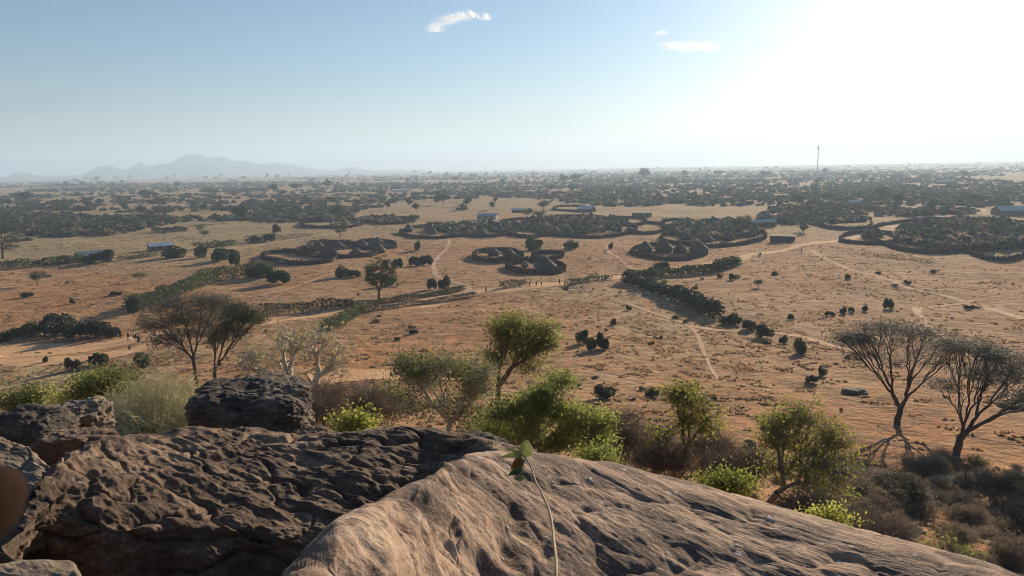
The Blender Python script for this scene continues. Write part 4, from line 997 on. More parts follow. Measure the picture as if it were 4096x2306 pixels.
def hedge(px, h, w_, label, den=26, ls=.30, m=None, jit=.25, name="hedge", cat="hedge"):
    P = gnd(np.array([q[0] for q in px]), np.array([q[1] for q in px]))[:, :2]
    C = catmull(P, 1.0); n = int(len(C) * den * 1.25); ls = ls * 1.15
    k = rng.integers(0, len(C), n); L = k.astype(float)
    hh = h * 1.15 * (1 + .25 * vn(xyz(L / 6, L * 0), 3) + .2 * vn(xyz(L / 2.2, L * 0), 7))
    keep = (vn(xyz(L / 9, L * 0 + 5), 12) > -.62) if 'line' in name else (L > -1)
    u = rng.uniform(-1, 1, n); t = rng.uniform(0, 1, n) ** .7
    wv = w_ * .5 * np.sqrt(np.clip(1 - (t * 2 - .9) ** 2 * .7, .1, 1)) * (1 + .3 * vn(xyz(L / 4, L * 0 + 9), 5))
    T = np.gradient(C, axis=0); T /= np.linalg.norm(T, axis=1, keepdims=True); N = np.stack([-T[:, 1], T[:, 0]], -1)
    X = C[k] + T[k] * rng.uniform(-.6, .6, (n, 1)) * np.linalg.norm(C[1] - C[0]) + N[k] * (u * wv)[:, None] + rng.normal(size=(n, 2)) * jit
    Z = zm(X[:, 0], X[:, 1]) + t * hh
    Q = np.stack([X[:, 0], X[:, 1], Z], -1)[keep]
    c = np.array([*C[len(C) // 2], 0]); c[2] = float(zm(c[0], c[1]))
    V, F = leaves_np(Q - c, ls, .8)
    o = link(name, mesh_np(name, V, F, [m or L_SH]), loc=c); 
    if "line" in name: tag(o, kind="stuff")
    else: tag(o, label, cat)
    return o
hedge([(520, 1250), (570, 1235), (640, 1205), (730, 1172), (820, 1142), (910, 1120), (1000, 1105), (1090, 1098)], 3.6, 4.5, "long thick green hedge rising from the acacia pair towards the near left compound", 60, .26)
hedge([(1050, 1268), (1150, 1255), (1300, 1238), (1400, 1230)], 2.6, 2.6, "clipped looking dark hedge along the road right of the acacia pair", 110, .16, L_SD)
hedge([(1400, 1230), (1540, 1212), (1660, 1196), (1760, 1180), (1850, 1160)], 1.3, 2.6, "low scraggly hedge along the far side of the road under the big roadside tree", 80, .15, L_SD)
hedge([(1300, 1330), (1345, 1310), (1400, 1275), (1440, 1250)], 2.2, 3.2, "green hedge at the bend on the near side of the road", 50, .2)
hedge([(1440, 1252), (1560, 1235), (1700, 1215), (1800, 1200), (1895, 1182)], 1.2, 1.8, "thin dark scrub line along the near side of the road", 70, .14, L_SD)
hedge([(2505, 1128), (2570, 1150), (2650, 1180), (2740, 1215), (2810, 1248), (2868, 1270)], 2.7, 3.8, "dense diagonal hedge running down right from the road bend", 70, .3, L_SD)
hedge([(2510, 1122), (2600, 1112), (2720, 1100), (2850, 1088), (2950, 1064)], 2.6, 3.6, "straight hedge along the road right of centre", 50, .3, L_SH)
hedge([(-60, 1075), (60, 1072), (170, 1064), (260, 1054), (330, 1054)], 3.2, 4, "dark hedge from the left edge to the greenish roofed house", 50, .3)
hedge([(612, 930), (680, 928), (745, 924)], 3.0, 4, "short dark hedge alone in the far left field", 40, .4, L_SD)
hedge([(780, 1000), (860, 990), (935, 982)], 3.0, 5, "hedge row beyond the pale blue roofed house", 30, .35)
hedge([(985, 972), (1040, 966), (1095, 960)], 3.0, 4, "hedge row beside the track left of the near left compound", 30, .35)
hedge([(2010, 1152), (2060, 1142), (2112, 1138)], 1.6, 3, "low dark scrub by the road below the nearest round fence", 30, .22, L_SD, name="scrub_line", cat="scrub")
hedge([(2270, 1142), (2350, 1128), (2440, 1118)], 1.5, 3, "low dark scrub by the road left of the diagonal hedge", 30, .22, L_SD, name="scrub_line", cat="scrub")
hedge([(1085, 952), (1160, 950), (1250, 944)], 1.8, 5, "low brushwood heap line beyond the near left compound", 16, .3, L_DR, name="brush_line", cat="brushwood")
hedge([(480, 1042), (540, 1036), (620, 1022)], 1.6, 4, "low scrub in front of the pale blue roofed house", 18, .3, L_SD, name="scrub_line", cat="scrub")
hedge([(3450, 1018), (3600, 1032), (3720, 1048)], 1.2, 4, "low brown scrub strip below the big right compound", 10, .3, L_DR, name="scrub_line", cat="scrub")
# field trees
def ftree(px, hpx, wpx, label, leaf=L_SH, n=2200, nt_=46, crown=.55, flat=0, group=None, pro=None):
    p = g0(*px); d = dep(p); s = d / FS; y = px[1]
    top = y - hpx; cy = top + hpx * crown / 2
    return tree("field_tree", p, [pb(px[0], cy, wpx * .5, hpx * crown * .5, d, 1), pb(px[0] - wpx * .2, cy + hpx * .08, wpx * .25, hpx * crown * .35, d, .4), pb(px[0] + wpx * .25, cy, wpx * .25, hpx * crown * .35, d, .4)],
                label, nt_, .035 * hpx * s, BARKD, leaf, n, max(.10, 1.6 * s), "tree", group, flat=flat, clump=max(.3, 6 * s), twigs=0, rmin=.03, sides=4, fork=.25, crown_name="crown", lobed=(hpx > 400))
ftree((1515, 1197), 182, 130, "big round crowned tree with a bare trunk beside the road", n=16000, crown=.76, nt_=150)
ftree((150, 1146), 62, 62, "small tree leaning left in the left field")
ftree((560, 1126), 36, 62, "small flat topped tree in the left field", n=900, crown=.5)
ftree((1361, 950), 66, 52, "dark round crowned tree in the field above the near left compound", n=2600, crown=.75)
ftree((3034, 1150), 30, 30, "single little round tree in the right field", n=900)
ftree((2655, 1148), 26, 26, "little tree above the diagonal hedge", n=500)
ftree((800, 940), 44, 36, "spindly small tree in the far left field", n=500)
ftree((818, 950), 26, 24, "tiny round tree right of the spindly one", n=600)
ftree((655, 945), 22, 14, "tiny sapling below the short dark hedge", n=260)
ftree((2175, 845), 40, 34, "dark tree on the open ground behind the central village", L_SD, 1400)
ftree((2660, 905), 34, 22, "small leafy tree at the back of the right centre compound", L_SD, 700)
ftree((3210, 925), 44, 32, "small round tree in front of the hazy compound", L_SD, 900)
ftree((3055, 935), 50, 50, "thin grey tree at the right end of the right centre compound", L_SD, 900)
ftree((10, 1035), 150, 120, "tall green tree cut by the left edge of the view", n=5000, crown=.85, nt_=80)
ftree((2160, 885), 44, 50, "olive tree among the huts of the central village", L_OL, 1500)
ftree((2110, 875), 40, 40, "dark tree beside the olive tree in the central village", L_SD, 1300)
ftree((2975, 915), 56, 60, "greenish tree inside the right centre compound", L_SH, 1600)
ftree((3262, 780), 70, 36, "lone slim tree standing in the hazy village on the right", L_SD, 500)
# distant trees standing above the scrub
DT = "distant trees standing above the far scrub"
dpro = []
for k, (a, fl) in enumerate([(1.0, 0), (1.5, .7), (.8, 0)]):
    root = empty("distant_tree"); tag(root, "distant dark tree standing above the far scrub", "tree", DT)
    P = in_blobs([((0, 0, 4.4), (2.6 * a, 2.6 * a, 1.7 / a ** .5), 1), ((.8, 0, 3.6), (1.5 * a, 1.5, 1), .4)], 26)
    pa, ra, en = skeleton(np.zeros(3), P, .22, .3, rmin=.05); V, F = tube_np(pa, ra, 4); link("trunk", mesh_np("trunk", V, F, [BARKD]), root)
    C = np.array(en)[rng.integers(0, len(en), 620)] + rng.normal(size=(620, 3)) * [.55, .55, .4]; V, F = leaves_np(C, .38, .8)
    link("crown", mesh_np("crown", V, F, [L_SD if k != 2 else L_SH]), root); dpro.append(root)
k = 0
def dtree(x, y, hpx):
    global k
    p = g0(x, y); s = dep(p) / FS * hpx / 6.0; q = dpro[k % 3]
    sc3 = (s * rng.uniform(.85, 1.25), s * rng.uniform(.85, 1.25), s)
    if k < 3: q.location = p; q.scale = sc3
    else: dup(q, p, rng.uniform(0, 6.28), sc3)
    k += 1
for x, y, h_ in [(100, 812, 44), (230, 822, 24), (10, 828, 34), (600, 800, 36), (575, 795, 34), (340, 815, 26), (1095, 775, 36), (1185, 768, 34), (1310, 760, 40), (1350, 745, 16), (1265, 762, 20), (1450, 750, 18), (2255, 738, 36), (2300, 735, 38), (2010, 745, 30), (2740, 714, 30), (2870, 710, 28), (2945, 706, 20), (2580, 718, 42), (2580, 718, 38), (1640, 830, 34), (1550, 838, 30), (1775, 820, 44), (1350, 880, 60), (960, 890, 64), (870, 850, 24), (2290, 775, 34), (2200, 770, 30), (2500, 800, 24), (2790, 810, 28), (3520, 800, 50), (3310, 808, 40), (3590, 825, 50), (3730, 850, 40), (3900, 820, 40), (3215, 935, 40), (3190, 820, 40), (3490, 735, 24), (3600, 720, 24), (3860, 715, 30), (3450, 720, 24), (3700, 722, 24), (3300, 700, 24), (3060, 715, 30)]:
    dtree(x, y, h_)
for _ in range(230):
    x = rng.uniform(0, 4096); y = 712 - x * .0175 + 14 + 150 * rng.uniform(0, 1) ** 1.4
    dtree(x, y, rng.uniform(9, 16) + (y - 690) * .12)
# belts of scrub: nearer bushes one by one, the far mass as ground cover
BELT = [  # centre x, y, half width, half height, number
    (250, 905, 330, 45, 120), (120, 860, 300, 30, 60), (400, 870, 250, 40, 60), (560, 880, 160, 34, 50), (800, 860, 260, 32, 70), (1120, 855, 300, 38, 130), (1430, 860, 280, 34, 110), (1700, 840, 160, 26, 50),
    (300, 800, 380, 26, 90), (900, 800, 500, 22, 160), (1500, 790, 420, 26, 160), (700, 765, 600, 12, 110), (1750, 760, 420, 22, 190), (2250, 770, 380, 28, 190), (2650, 740, 420, 24, 200), (2900, 800, 260, 28, 120), (3250, 760, 420, 40, 260), (3750, 760, 420, 46, 300), (3300, 840, 220, 26, 130), (3900, 800, 240, 30, 130), (3650, 850, 260, 18, 70), (2480, 810, 200, 18, 70),
    (2300, 905, 230, 34, 60), (2850, 925, 200, 40, 60), (3880, 945, 290, 62, 150), (1900, 915, 250, 20, 40), (3500, 790, 500, 34, 160), (2500, 770, 500, 30, 160), (150, 850, 300, 50, 120), (3250, 880, 220, 18, 36), (1000, 740, 900, 8, 120), (1900, 715, 800, 8, 150), (3000, 700, 1000, 14, 330), (300, 742, 400, 10, 60)]
items = []
for cx, cy, rx, ry, n in BELT:
    m_ = 0
    n = int(n * 2.7)
    while m_ < n:
        a = rng.uniform(0, 6.28); q = math.sqrt(rng.uniform(0, 1)); x = cx + rx * q * math.cos(a); y = cy + ry * q * math.sin(a)
        if y < 702 - x * .0175: m_ += 1; continue
        items.append((x, y)); m_ += 1
items = np.array(items); G = gnd(items[:, 0], items[:, 1])
cl = vn(np.stack([G[:, 0] / 90, G[:, 1] / 60, G[:, 2] * 0], -1), 77) > -.3; cl |= (items[:, 1] > 872) | ((items[:, 0] > 2300) & (items[:, 1] < 850) & (rng.uniform(size=len(items)) < .6))
items, G = items[cl], G[cl]
o_ = np.argsort(np.linalg.norm(G[:, :2], axis=1)); G = G[o_]
BG = "dark bushes of the scrub belts around the villages"
VV = []; FF = []; nn = 0; MI = []
for k2, p in enumerate(G):
    D = np.hypot(p[0], p[1]); s = rng.uniform(1.5, 3.3) * (1 + D / 2200) * (1.0 if D < 1500 else 1.5); h_ = s * rng.uniform(.75, 1.15) / (1 + D / 6000)
    p[2] = float(zm(p[0], p[1]))
    if k2 < 290:
        o = link("belt_bush", SHF[k2 % 4][2], loc=p, rz=rng.uniform(0, 6.28), sc_=(s, s, h_)); tag(o, "dark bush in the scrub belts around the villages", "bush", BG)
    else:
        V, F, _m = SHF[k2 % 4]; sub = rng.choice(len(F), 70 if D < 1600 else 34, replace=False)
        a = rng.uniform(0, 6.28); c_, s__ = math.cos(a), math.sin(a)
        W = V.reshape(-1, 4, 3)[sub]; ce = W.mean(1, keepdims=True); W = ce + (W - ce) * 1.35; W = W.reshape(-1, 3)
        W = np.stack([(W[:, 0] * c_ - W[:, 1] * s__) * s * 1.15, (W[:, 0] * s__ + W[:, 1] * c_) * s * 1.15, W[:, 2] * h_], -1) + p
        VV.append(W); FF.append(np.arange(len(W)).reshape(-1, 4) + nn); nn += len(W); MI.append(np.full(len(W) // 4, rng.choice(3, p=(.5, .33, .17))))
# far plain scrub in bands set by ground noise
N = 9000
r = np.exp(rng.uniform(math.log(1500), math.log(11500), N)); a = rng.uniform(R(-40), R(40), N)
X = np.stack([np.sin(a) * r, np.cos(a) * r, r * 0], -1)
lf = np.clip((a - R(-40)) / R(80), 0, 1)
kk = (vn(X / [900, 260, 1] + 5, 15) + .5 * vn(X / [260, 120, 1], 16)) > (.42 - .75 * lf)
X = X[kk]; r = r[kk]
for p, D in zip(X, r):
    s = rng.uniform(3, 7) * (1 + D / 3500); h_ = rng.uniform(2.2, 4.2) * (1 + D / 9000)
    V, F, _m = SHF[int(rng.integers(0, 4))]; sub = rng.choice(len(F), 12, replace=False)
    W = V.reshape(-1, 4, 3)[sub]; ce = W.mean(1, keepdims=True); W = ce + (W - ce) * 2.2; W = W.reshape(-1, 3) * [s, s, h_] + p
    VV.append(W); FF.append(np.arange(len(W)).reshape(-1, 4) + nn); nn += len(W); MI.append(np.full(len(W) // 4, rng.choice(3, p=(.5, .33, .17))))
o = link("far_scrub", mesh_np("far_scrub", np.concatenate(VV), np.concatenate(FF), [L_SD, L_SH, L_DR], mi=np.concatenate(MI))); tag(o, kind="stuff")
# grass tufts and low dead scrub over the near plain
N = 170000
r = np.exp(rng.uniform(math.log(34), math.log(520), N)); a = rng.uniform(R(-42), R(42), N)
X = np.stack([np.sin(a) * r, np.cos(a) * r, r * 0], -1)
kk = (.45 * vn(X / 8, 21) + .8 * vn(X / 2.3, 22) + .6 * vn(X / 1.1, 24) + .35 * vn(X / 40, 23)) > .50
for C_, w_ in ROADS:
    if np.hypot(*C_.mean(0)) > 700: continue
    for q in C_[::2]: kk &= ((X[:, 0] - q[0]) ** 2 + (X[:, 1] - q[1]) ** 2) > (w_ * .85) ** 2
X = X[kk]; r = r[kk]; n = len(X); print("tufts", n)
X[:, 2] = zm(X[:, 0], X[:, 1])
hh = rng.uniform(.06, .22, n) * (1 + r / 350); ww = rng.uniform(.07, .26, n) * (1 + r / 220)
V = np.zeros((n, 2, 4, 3)); th = rng.uniform(0, 3.14, n)
for q in range(2):
    ca, sa = np.cos(th + q * 1.4), np.sin(th + q * 1.4)
    for v_, (u_, z_) in enumerate([(-1, -.1), (1, -.1), (.7, 1), (-.6, .8)]):
        V[:, q, v_, 0] = X[:, 0] + ca * ww * u_ + rng.normal(size=n) * .03; V[:, q, v_, 1] = X[:, 1] + sa * ww * u_; V[:, q, v_, 2] = X[:, 2] + hh * z_
TUFT = foliage("dry_grass", (.27, .17, .10), (.48, .34, .20), .5, .15)
o = link("dry_grass", mesh_np("dry_grass", V.reshape(-1, 3), np.arange(n * 8).reshape(-1, 4), [TUFT])); tag(o, kind="stuff")
# ------------------------------------------------------------------ people and goats
def skin_mesh(name, verts, edges, rad, m, sub=1, root=0):
    me = bpy.data.meshes.new(name); me.from_pydata([tuple(v) for v in verts], edges, [])
    o = bpy.data.objects.new(name, me); COL.objects.link(o)
    md = o.modifiers.new("s", 'SKIN'); md.use_smooth_shade = True
    for k, r_ in enumerate(rad):
        me.skin_vertices[0].data[k].radius = (r_, r_) if not hasattr(r_, '__len__') else r_
        me.skin_vertices[0].data[k].use_root = (k == root)
    ms = o.modifiers.new("u", 'SUBSURF'); ms.levels = sub; ms.render_levels = sub
    dg = bpy.context.evaluated_depsgraph_get(); dg.update()
    out = bpy.data.meshes.new_from_object(o.evaluated_get(dg)); out.name = name
    out.materials.clear(); out.materials.append(m)
    bpy.data.objects.remove(o, do_unlink=True); return out
SKIN = plain("dark_skin", (.035, .020, .014), (.07, .042, .028), 4)
CLW = plain("cloth_white", (.55, .53, .50), (.75, .73, .70), 4); CLD = plain("cloth_dark", (.02, .018, .022), (.05, .04, .05), 4); CLR = plain("cloth_maroon", (.06, .022, .025), (.10, .04, .04), 4); CLB = plain("cloth_brown", (.09, .055, .035), (.15, .10, .07), 4)
HAIR = plain("hair_black", (.008, .007, .006), (.018, .015, .013), 6)
def person(px, hgt, face, top, bottom, label, stride=.25, arm=.1, p=None, grp=None):
    p = g0(*px) if p is None else p
    root = empty("person", p, face); tag(root, label, "person", grp); S = hgt / 1.72; st = stride
    v = [(0, 0, .95), (0, 0, 1.18), (0, 0, 1.40), (0, -.01, 1.50), (0, -.03, 1.62), (0, -.03, 1.70),
         (.17, 0, 1.40), (.22, arm * .3, 1.14), (.22, -.06 + arm, .92), (.22, -.10 + arm, .82),
         (-.17, 0, 1.40), (-.22, -arm * .3, 1.14), (-.22, -.06 - arm, .92), (-.22, -.10 - arm, .82),
         (.10, 0, .90), (.10, -st * .5, .50), (.10, -st * .9, .08), (.10, -st * .9 - .15, .04),
         (-.10, 0, .90), (-.10, st * .35, .50), (-.10, st, .09), (-.10, st - .15, .04)]
    e = [(0, 1), (1, 2), (2, 3), (3, 4), (4, 5), (2, 6), (6, 7), (7, 8), (8, 9), (2, 10), (10, 11), (11, 12), (12, 13), (0, 14), (14, 15), (15, 16), (16, 17), (0, 18), (18, 19), (19, 20), (20, 21)]
    r_ = [(.16, .11), (.15, .10), (.15, .10), .06, .105, .085, .06, .045, .033, .035, .06, .045, .033, .035, .085, .055, .038, .04, .085, .055, .038, .04]
    v = [np.array(q) * S for q in v]
    me = skin_mesh("body", v, e, [tuple(np.array(q) * S) if hasattr(q, '__len__') else q * S for q in r_], SKIN)
    link("body", me, root)
    mb = MB(); mb.lathe([(.20 * S, .88 * S), (.195 * S, 1.1 * S), (.205 * S, 1.3 * S), (.17 * S, 1.42 * S), (.08 * S, 1.47 * S)], n=12, jit=.04); link("shirt", mb.mesh("shirt", [top], True), root)
    mb = MB(); mb.lathe([(.25 * S, .42 * S), (.22 * S, .65 * S), (.20 * S, .90 * S), (.17 * S, .96 * S)], n=12, jit=.05); link("skirt", mb.mesh("skirt", [bottom], True), root)
    mb = MB(); mb.lathe([(.118 * S, 1.60 * S), (.122 * S, 1.66 * S), (.10 * S, 1.73 * S), (.04 * S, 1.765 * S)], c=(0, .0, 0), n=10); link("hair", mb.mesh("hair", [HAIR], True), root)
    return root
for px, h_, fc, tp, bt, lb, stt in [
    ((482, 1352), 1.65, .3, CLD, CLD, "person in dark clothes at the left of the group, in the hedge's shade", .1), ((515, 1366), 1.7, 1.2, CLD, CLW, "person with a dark shawl over a long white skirt walking on the road", .2),
    ((545, 1368), 1.6, 1.4, CLR, CLW, "person in maroon over a white skirt in the middle of the road group", .2), ((556, 1372), 1.7, 1.0, CLR, CLD, "person in dark maroon clothes at the front right of the road group", .25),
    ((538, 1356), 1.65, 1.9, CLW, CLD, "person with a white top seen behind the road group", .1), ((617, 1352), 1.7, -.5, CLW, CLD, "person with white cloth standing apart under the grey acacia's crown", .1),
    ((2238, 1139), 1.75, 1.3, CLD, CLD, "tall person in dark clothes walking alone on the middle of the road", .3), ((2166, 1146), 1.3, 1.5, CLR, CLB, "child in brown walking behind the tall person on the road", .2),
    ((2145, 1143), 1.35, 1.5, CLD, CLD, "dark clothed child further left on the road", .2), ((2118, 1150), 1.3, 1.6, CLD, CLB, "child at the left end of the line walking on the road", .2),
    ((1944, 1168), 1.6, 1.4, CLD, CLD, "person in dark clothes walking near the foot of the left footpath", .25), ((3036, 1026), 1.7, .5, CLR, CLD, "left one of two people on the road right of the straight hedge", .2), ((3043, 1025), 1.7, -.5, CLD, CLD, "right one of two people on the road right of the straight hedge", .2),
    ((3205, 1010), 1.7, 0, CLD, CLB, "person standing by the small scrub near the top of the straight footpath", .1), ((2455, 888), 1.7, 0, CLD, CLD, "tiny figure on the open ground right of the central village", .1)]:
    person(px, h_, fc, tp, bt, lb, stt)
def goat(px, m, label, face, s=1.0):
    p = g0(*px); root = empty("goat", p, face); tag(root, label, "goat")
    v = [(0, .30, .62), (0, 0, .60), (0, -.30, .66), (0, -.46, .82), (0, -.56, .90), (0, -.70, .84), (0, .40, .70),
         (.10, -.28, .48), (.10, -.29, .26), (.10, -.29, .02), (-.10, -.28, .48), (-.10, -.27, .26), (-.10, -.29, .02),
         (.10, .28, .46), (.10, .35, .26), (.10, .32, .02), (-.10, .28, .46), (-.10, .35, .26), (-.10, .32, .02)]
    e = [(0, 1), (1, 2), (2, 3), (3, 4), (4, 5), (0, 6), (2, 7), (7, 8), (8, 9), (2, 10), (10, 11), (11, 12), (0, 13), (13, 14), (14, 15), (0, 16), (16, 17), (17, 18)]
    r_ = [.15, .17, .16, .09, .075, .045, .03, .06, .035, .028, .06, .035, .028, .075, .035, .028, .075, .035, .028]
    link("body", skin_mesh("body", [np.array(q) * s for q in v], e, [q * s for q in r_], m), root)
    for sx in (-1, 1):
        V, F = tube_np([np.array([(sx * .03, -.54, .96), (sx * .05, -.48, 1.04), (sx * .07, -.40, 1.08)]) * s], [np.array([.015, .012, .006]) * s], 4)
        link("horn", mesh_np("horn", V, F, [CLD]), root)
GW = plain("goat_white", (.50, .47, .42), (.72, .70, .66), 3); GB = plain("goat_brown", (.08, .045, .03), (.16, .10, .07), 3)
for px, m_, lb, f in [
    ((2290, 1163), GW, "white goat at the left of the loose herd below the road", 1.3), ((2303, 1162), GW, "second white goat from the left below the road", .4), ((2325, 1158), GB, "dark goat beside a white one near the road", 1.8), ((2332, 1163), GW, "white goat lying in front of the dark one near the road", 1.0), ((2373, 1163), GB, "single dark brown goat in the gap of the herd", .2),
    ((2516, 1177), GB, "brown goat at the left of the group by the diagonal hedge", 1.2), ((2526, 1175), GW, "pale goat between brown ones by the diagonal hedge", .3), ((2540, 1175), GB, "brown goat right of the pale one by the hedge", 1.5), ((2545, 1180), GW, "pale goat at the front of the group by the hedge", 2.2), ((2478, 1180), GB, "brown goat resting on the path left of the hedge group", .9),
    ((2590, 1182), GW, "white goat beside the hedge, left one of a close pair", 1.1), ((2625, 1182), GW, "large white goat grazing against the dark hedge", .2), ((2658, 1193), GW, "small white goat half hidden in the hedge shade", 1.7), ((2671, 1208), GW, "white goat at the left of the lower trio", .8), ((2699, 1207), GW, "white goat in the middle of the lower trio", 1.9), ((2710, 1212), GW, "white goat at the right of the lower trio", .4), ((2728, 1210), GB, "brown goat following the lower trio", 1.2)]:
    goat(px, m_, lb, f, rng.uniform(.9, 1.15) * 1.15)

# ------------------------------------------------------------------ radio mast
p = g0(3268, 706); root = empty("radio_mast", p); tag(root, "tall thin lattice radio mast rising above the horizon on the right", "mast")
s = dep(p) / FS; H = 116 * s
STEEL = plain("mast_steel", (.16, .15, .15), (.30, .28, .28), .1)
for k in range(3):
    a = k * 2.094; V, F = tube_np([np.array([(math.cos(a) * 1.7, math.sin(a) * 1.7, -.5), (math.cos(a) * .9, math.sin(a) * .9, H)])], [np.array([.26, .2])], 5)
    link("leg", mesh_np("leg", V, F, [STEEL]), root)
P = []; R0 = []; n = 34
for q in range(n):
    z0, z1 = H * q / n, H * (q + 1) / n
    for k in range(3):
        r0, r1 = 1.7 - .8 * q / n, 1.7 - .8 * (q + 1) / n; a, b_ = k * 2.094, (k + 1) * 2.094
        P.append(np.array([(math.cos(a) * r0, math.sin(a) * r0, z0), (math.cos(b_) * r1, math.sin(b_) * r1, z1)])); R0.append(np.array([.12, .12]))
        P.append(np.array([(math.cos(a) * r1, math.sin(a) * r1, z1), (math.cos(b_) * r1, math.sin(b_) * r1, z1)])); R0.append(np.array([.10, .10]))
V, F = tube_np(P, R0, 3); link("bracing", mesh_np("bracing", V, F, [STEEL]), root)
for k in range(3):
    a = k * 2.094 + .5; mb = MB(); mb.box((math.cos(a) * 2.2, math.sin(a) * 2.2, H - 4), (1.0, 1.0, 6.5), a); link("antenna_panel", mb.mesh("antenna_panel", [STEEL]), root)
mb = MB(); mb.lathe([(.2, H), (1.6, H + .3), (1.6, H + .8), (.2, H + 1.2), (.12, H + 6), (.05, H + 8)], n=8); link("top_platform", mb.mesh("top_platform", [STEEL]), root)
mb = MB(); mb.lathe([(1.4, -.6), (1.5, 0), (1.4, .6)], c=(2.4, 0, H - 16), n=10); link("dish", mb.mesh("dish", [STEEL]), root)

# ------------------------------------------------------------------ seedling growing on the slab
STEM = plain("stem_tan", (.36, .27, .16), (.55, .44, .29), 20)
root = empty("seedling", at(2225, 2306, 1.93)); tag(root, "wilting seedling with a long bare stem and broad grey green leaves on the granite slab", "plant")
c0 = np.array(root.location)
pts = np.array([at(2240, 2560, 1.72), at(2232, 2420, 1.84), at(2225, 2306, 1.93), at(2224, 2240, 2.0), at(2215, 2160, 2.12), at(2208, 2090, 2.22), at(2188, 2020, 2.33), at(2163, 1965, 2.42), at(2140, 1920, 2.5), at(2128, 1880, 2.56), at(2108, 1842, 2.6), at(2096, 1828, 2.62)]) - c0
C = catmull(pts, .02); C += rng.normal(size=C.shape) * .0006; tt = np.linspace(0, 1, len(C)); rad = (.0056 - .0024 * tt) * (1 + .28 * np.clip(np.sin(tt * 60), .6, 1) - .2)
V, F = tube_np([C], [rad], 9); link("stem", mesh_np("stem", V, F, [STEM], True), root)
def leafblade(base, tip, wid, m, up, curl=.15, name="leaf"):
    base = np.array(base) - c0; tip = np.array(tip) - c0; L = np.linalg.norm(tip - base); a = (tip - base) / L
    up = np.array(up, float); b_ = np.cross(a, up); b_ /= np.linalg.norm(b_); n_ = np.cross(b_, a)
    V = []; N, K = 14, 9
    for i_ in range(N):
        t = i_ / (N - 1); w_ = wid * (math.sin(math.pi * min(1, t * .97 + .03) ** .8) ** .75) * (1 + .05 * math.sin(t * 23))
        for k in range(K):
            u = (k / (K - 1) - .5) * 2
            V.append(base + a * L * t + b_ * u * w_ * .5 + n_ * (abs(u) * w_ * .22 + curl * L * (t - .5) ** 2 * 2 * -1 + .03 * L * math.sin(t * 9 + u * 3)))
    V = np.array(V); i, j = np.meshgrid(np.arange(N - 1), np.arange(K - 1), indexing='ij')
    F = np.stack([i * K + j, i * K + j + 1, (i + 1) * K + j + 1, (i + 1) * K + j], -1).reshape(-1, 4)
    nV = len(V); V2 = V - n_ * .0012; V = np.concatenate([V, V2]); F = np.concatenate([F, F[:, ::-1] + nV])
    return link(name, mesh_np(name, V, F, [m], True), root)
LFG = foliage("seedling_leaf", (.27, .30, .14), (.46, .48, .24), .5, 25); LFB = foliage("withered_leaf", (.22, .12, .03), (.42, .27, .09), .5, 25); LFD = foliage("seedling_leaf_dark", (.07, .10, .04), (.17, .22, .09), .35, 25)
T = 2.62
leafblade(at(2094, 1830, T), at(2108, 1762, T - .01), .060, LFG, (.2, -1, .1))
leafblade(at(2090, 1832, T), at(2006, 1822, T + .02), .030, LFG, (0, -.4, 1))
leafblade(at(2086, 1828, T), at(2050, 1800, T - .03), .030, LFG, (.2, -1, .3))
tag(leafblade(at(2092, 1834, T), at(2046, 1878, T - .03), .036, LFB, (0, -1, .4)), "withered orange leaf")
leafblade(at(2098, 1840, T), at(2070, 1862, T - .01), .018, LFB, (0, -1, .2))
leafblade(at(2086, 1890, T - .03), at(2030, 1898, T - .01), .030, LFD, (0, -.5, 1), name="leaf")
leafblade(at(2092, 1892, T - .03), at(2060, 1880, T + .01), .040, LFD, (0, -1, .5))
leafblade(at(2060, 1912, T - .05), at(2112, 1920, T - .02), .024, LFG, (0, -.8, .7))
V, F = tube_np([np.array([at(2096, 1830, T), at(2076, 1800, T), at(2066, 1778, T), at(2060, 1764, T), at(2068, 1766, T)]) - c0], [np.array([.003, .0025, .002, .004, .004])], 6); link("bud", mesh_np("bud", V, F, [LFB], True), root)
V, F = tube_np([np.array([at(2100, 1840, T), at(2092, 1865, T - .02), at(2088, 1890, T - .03), at(2062, 1912, T - .05)]) - c0], [np.array([.003, .0025, .002, .002])], 6); link("side_stem", mesh_np("side_stem", V, F, [STEM], True), root)
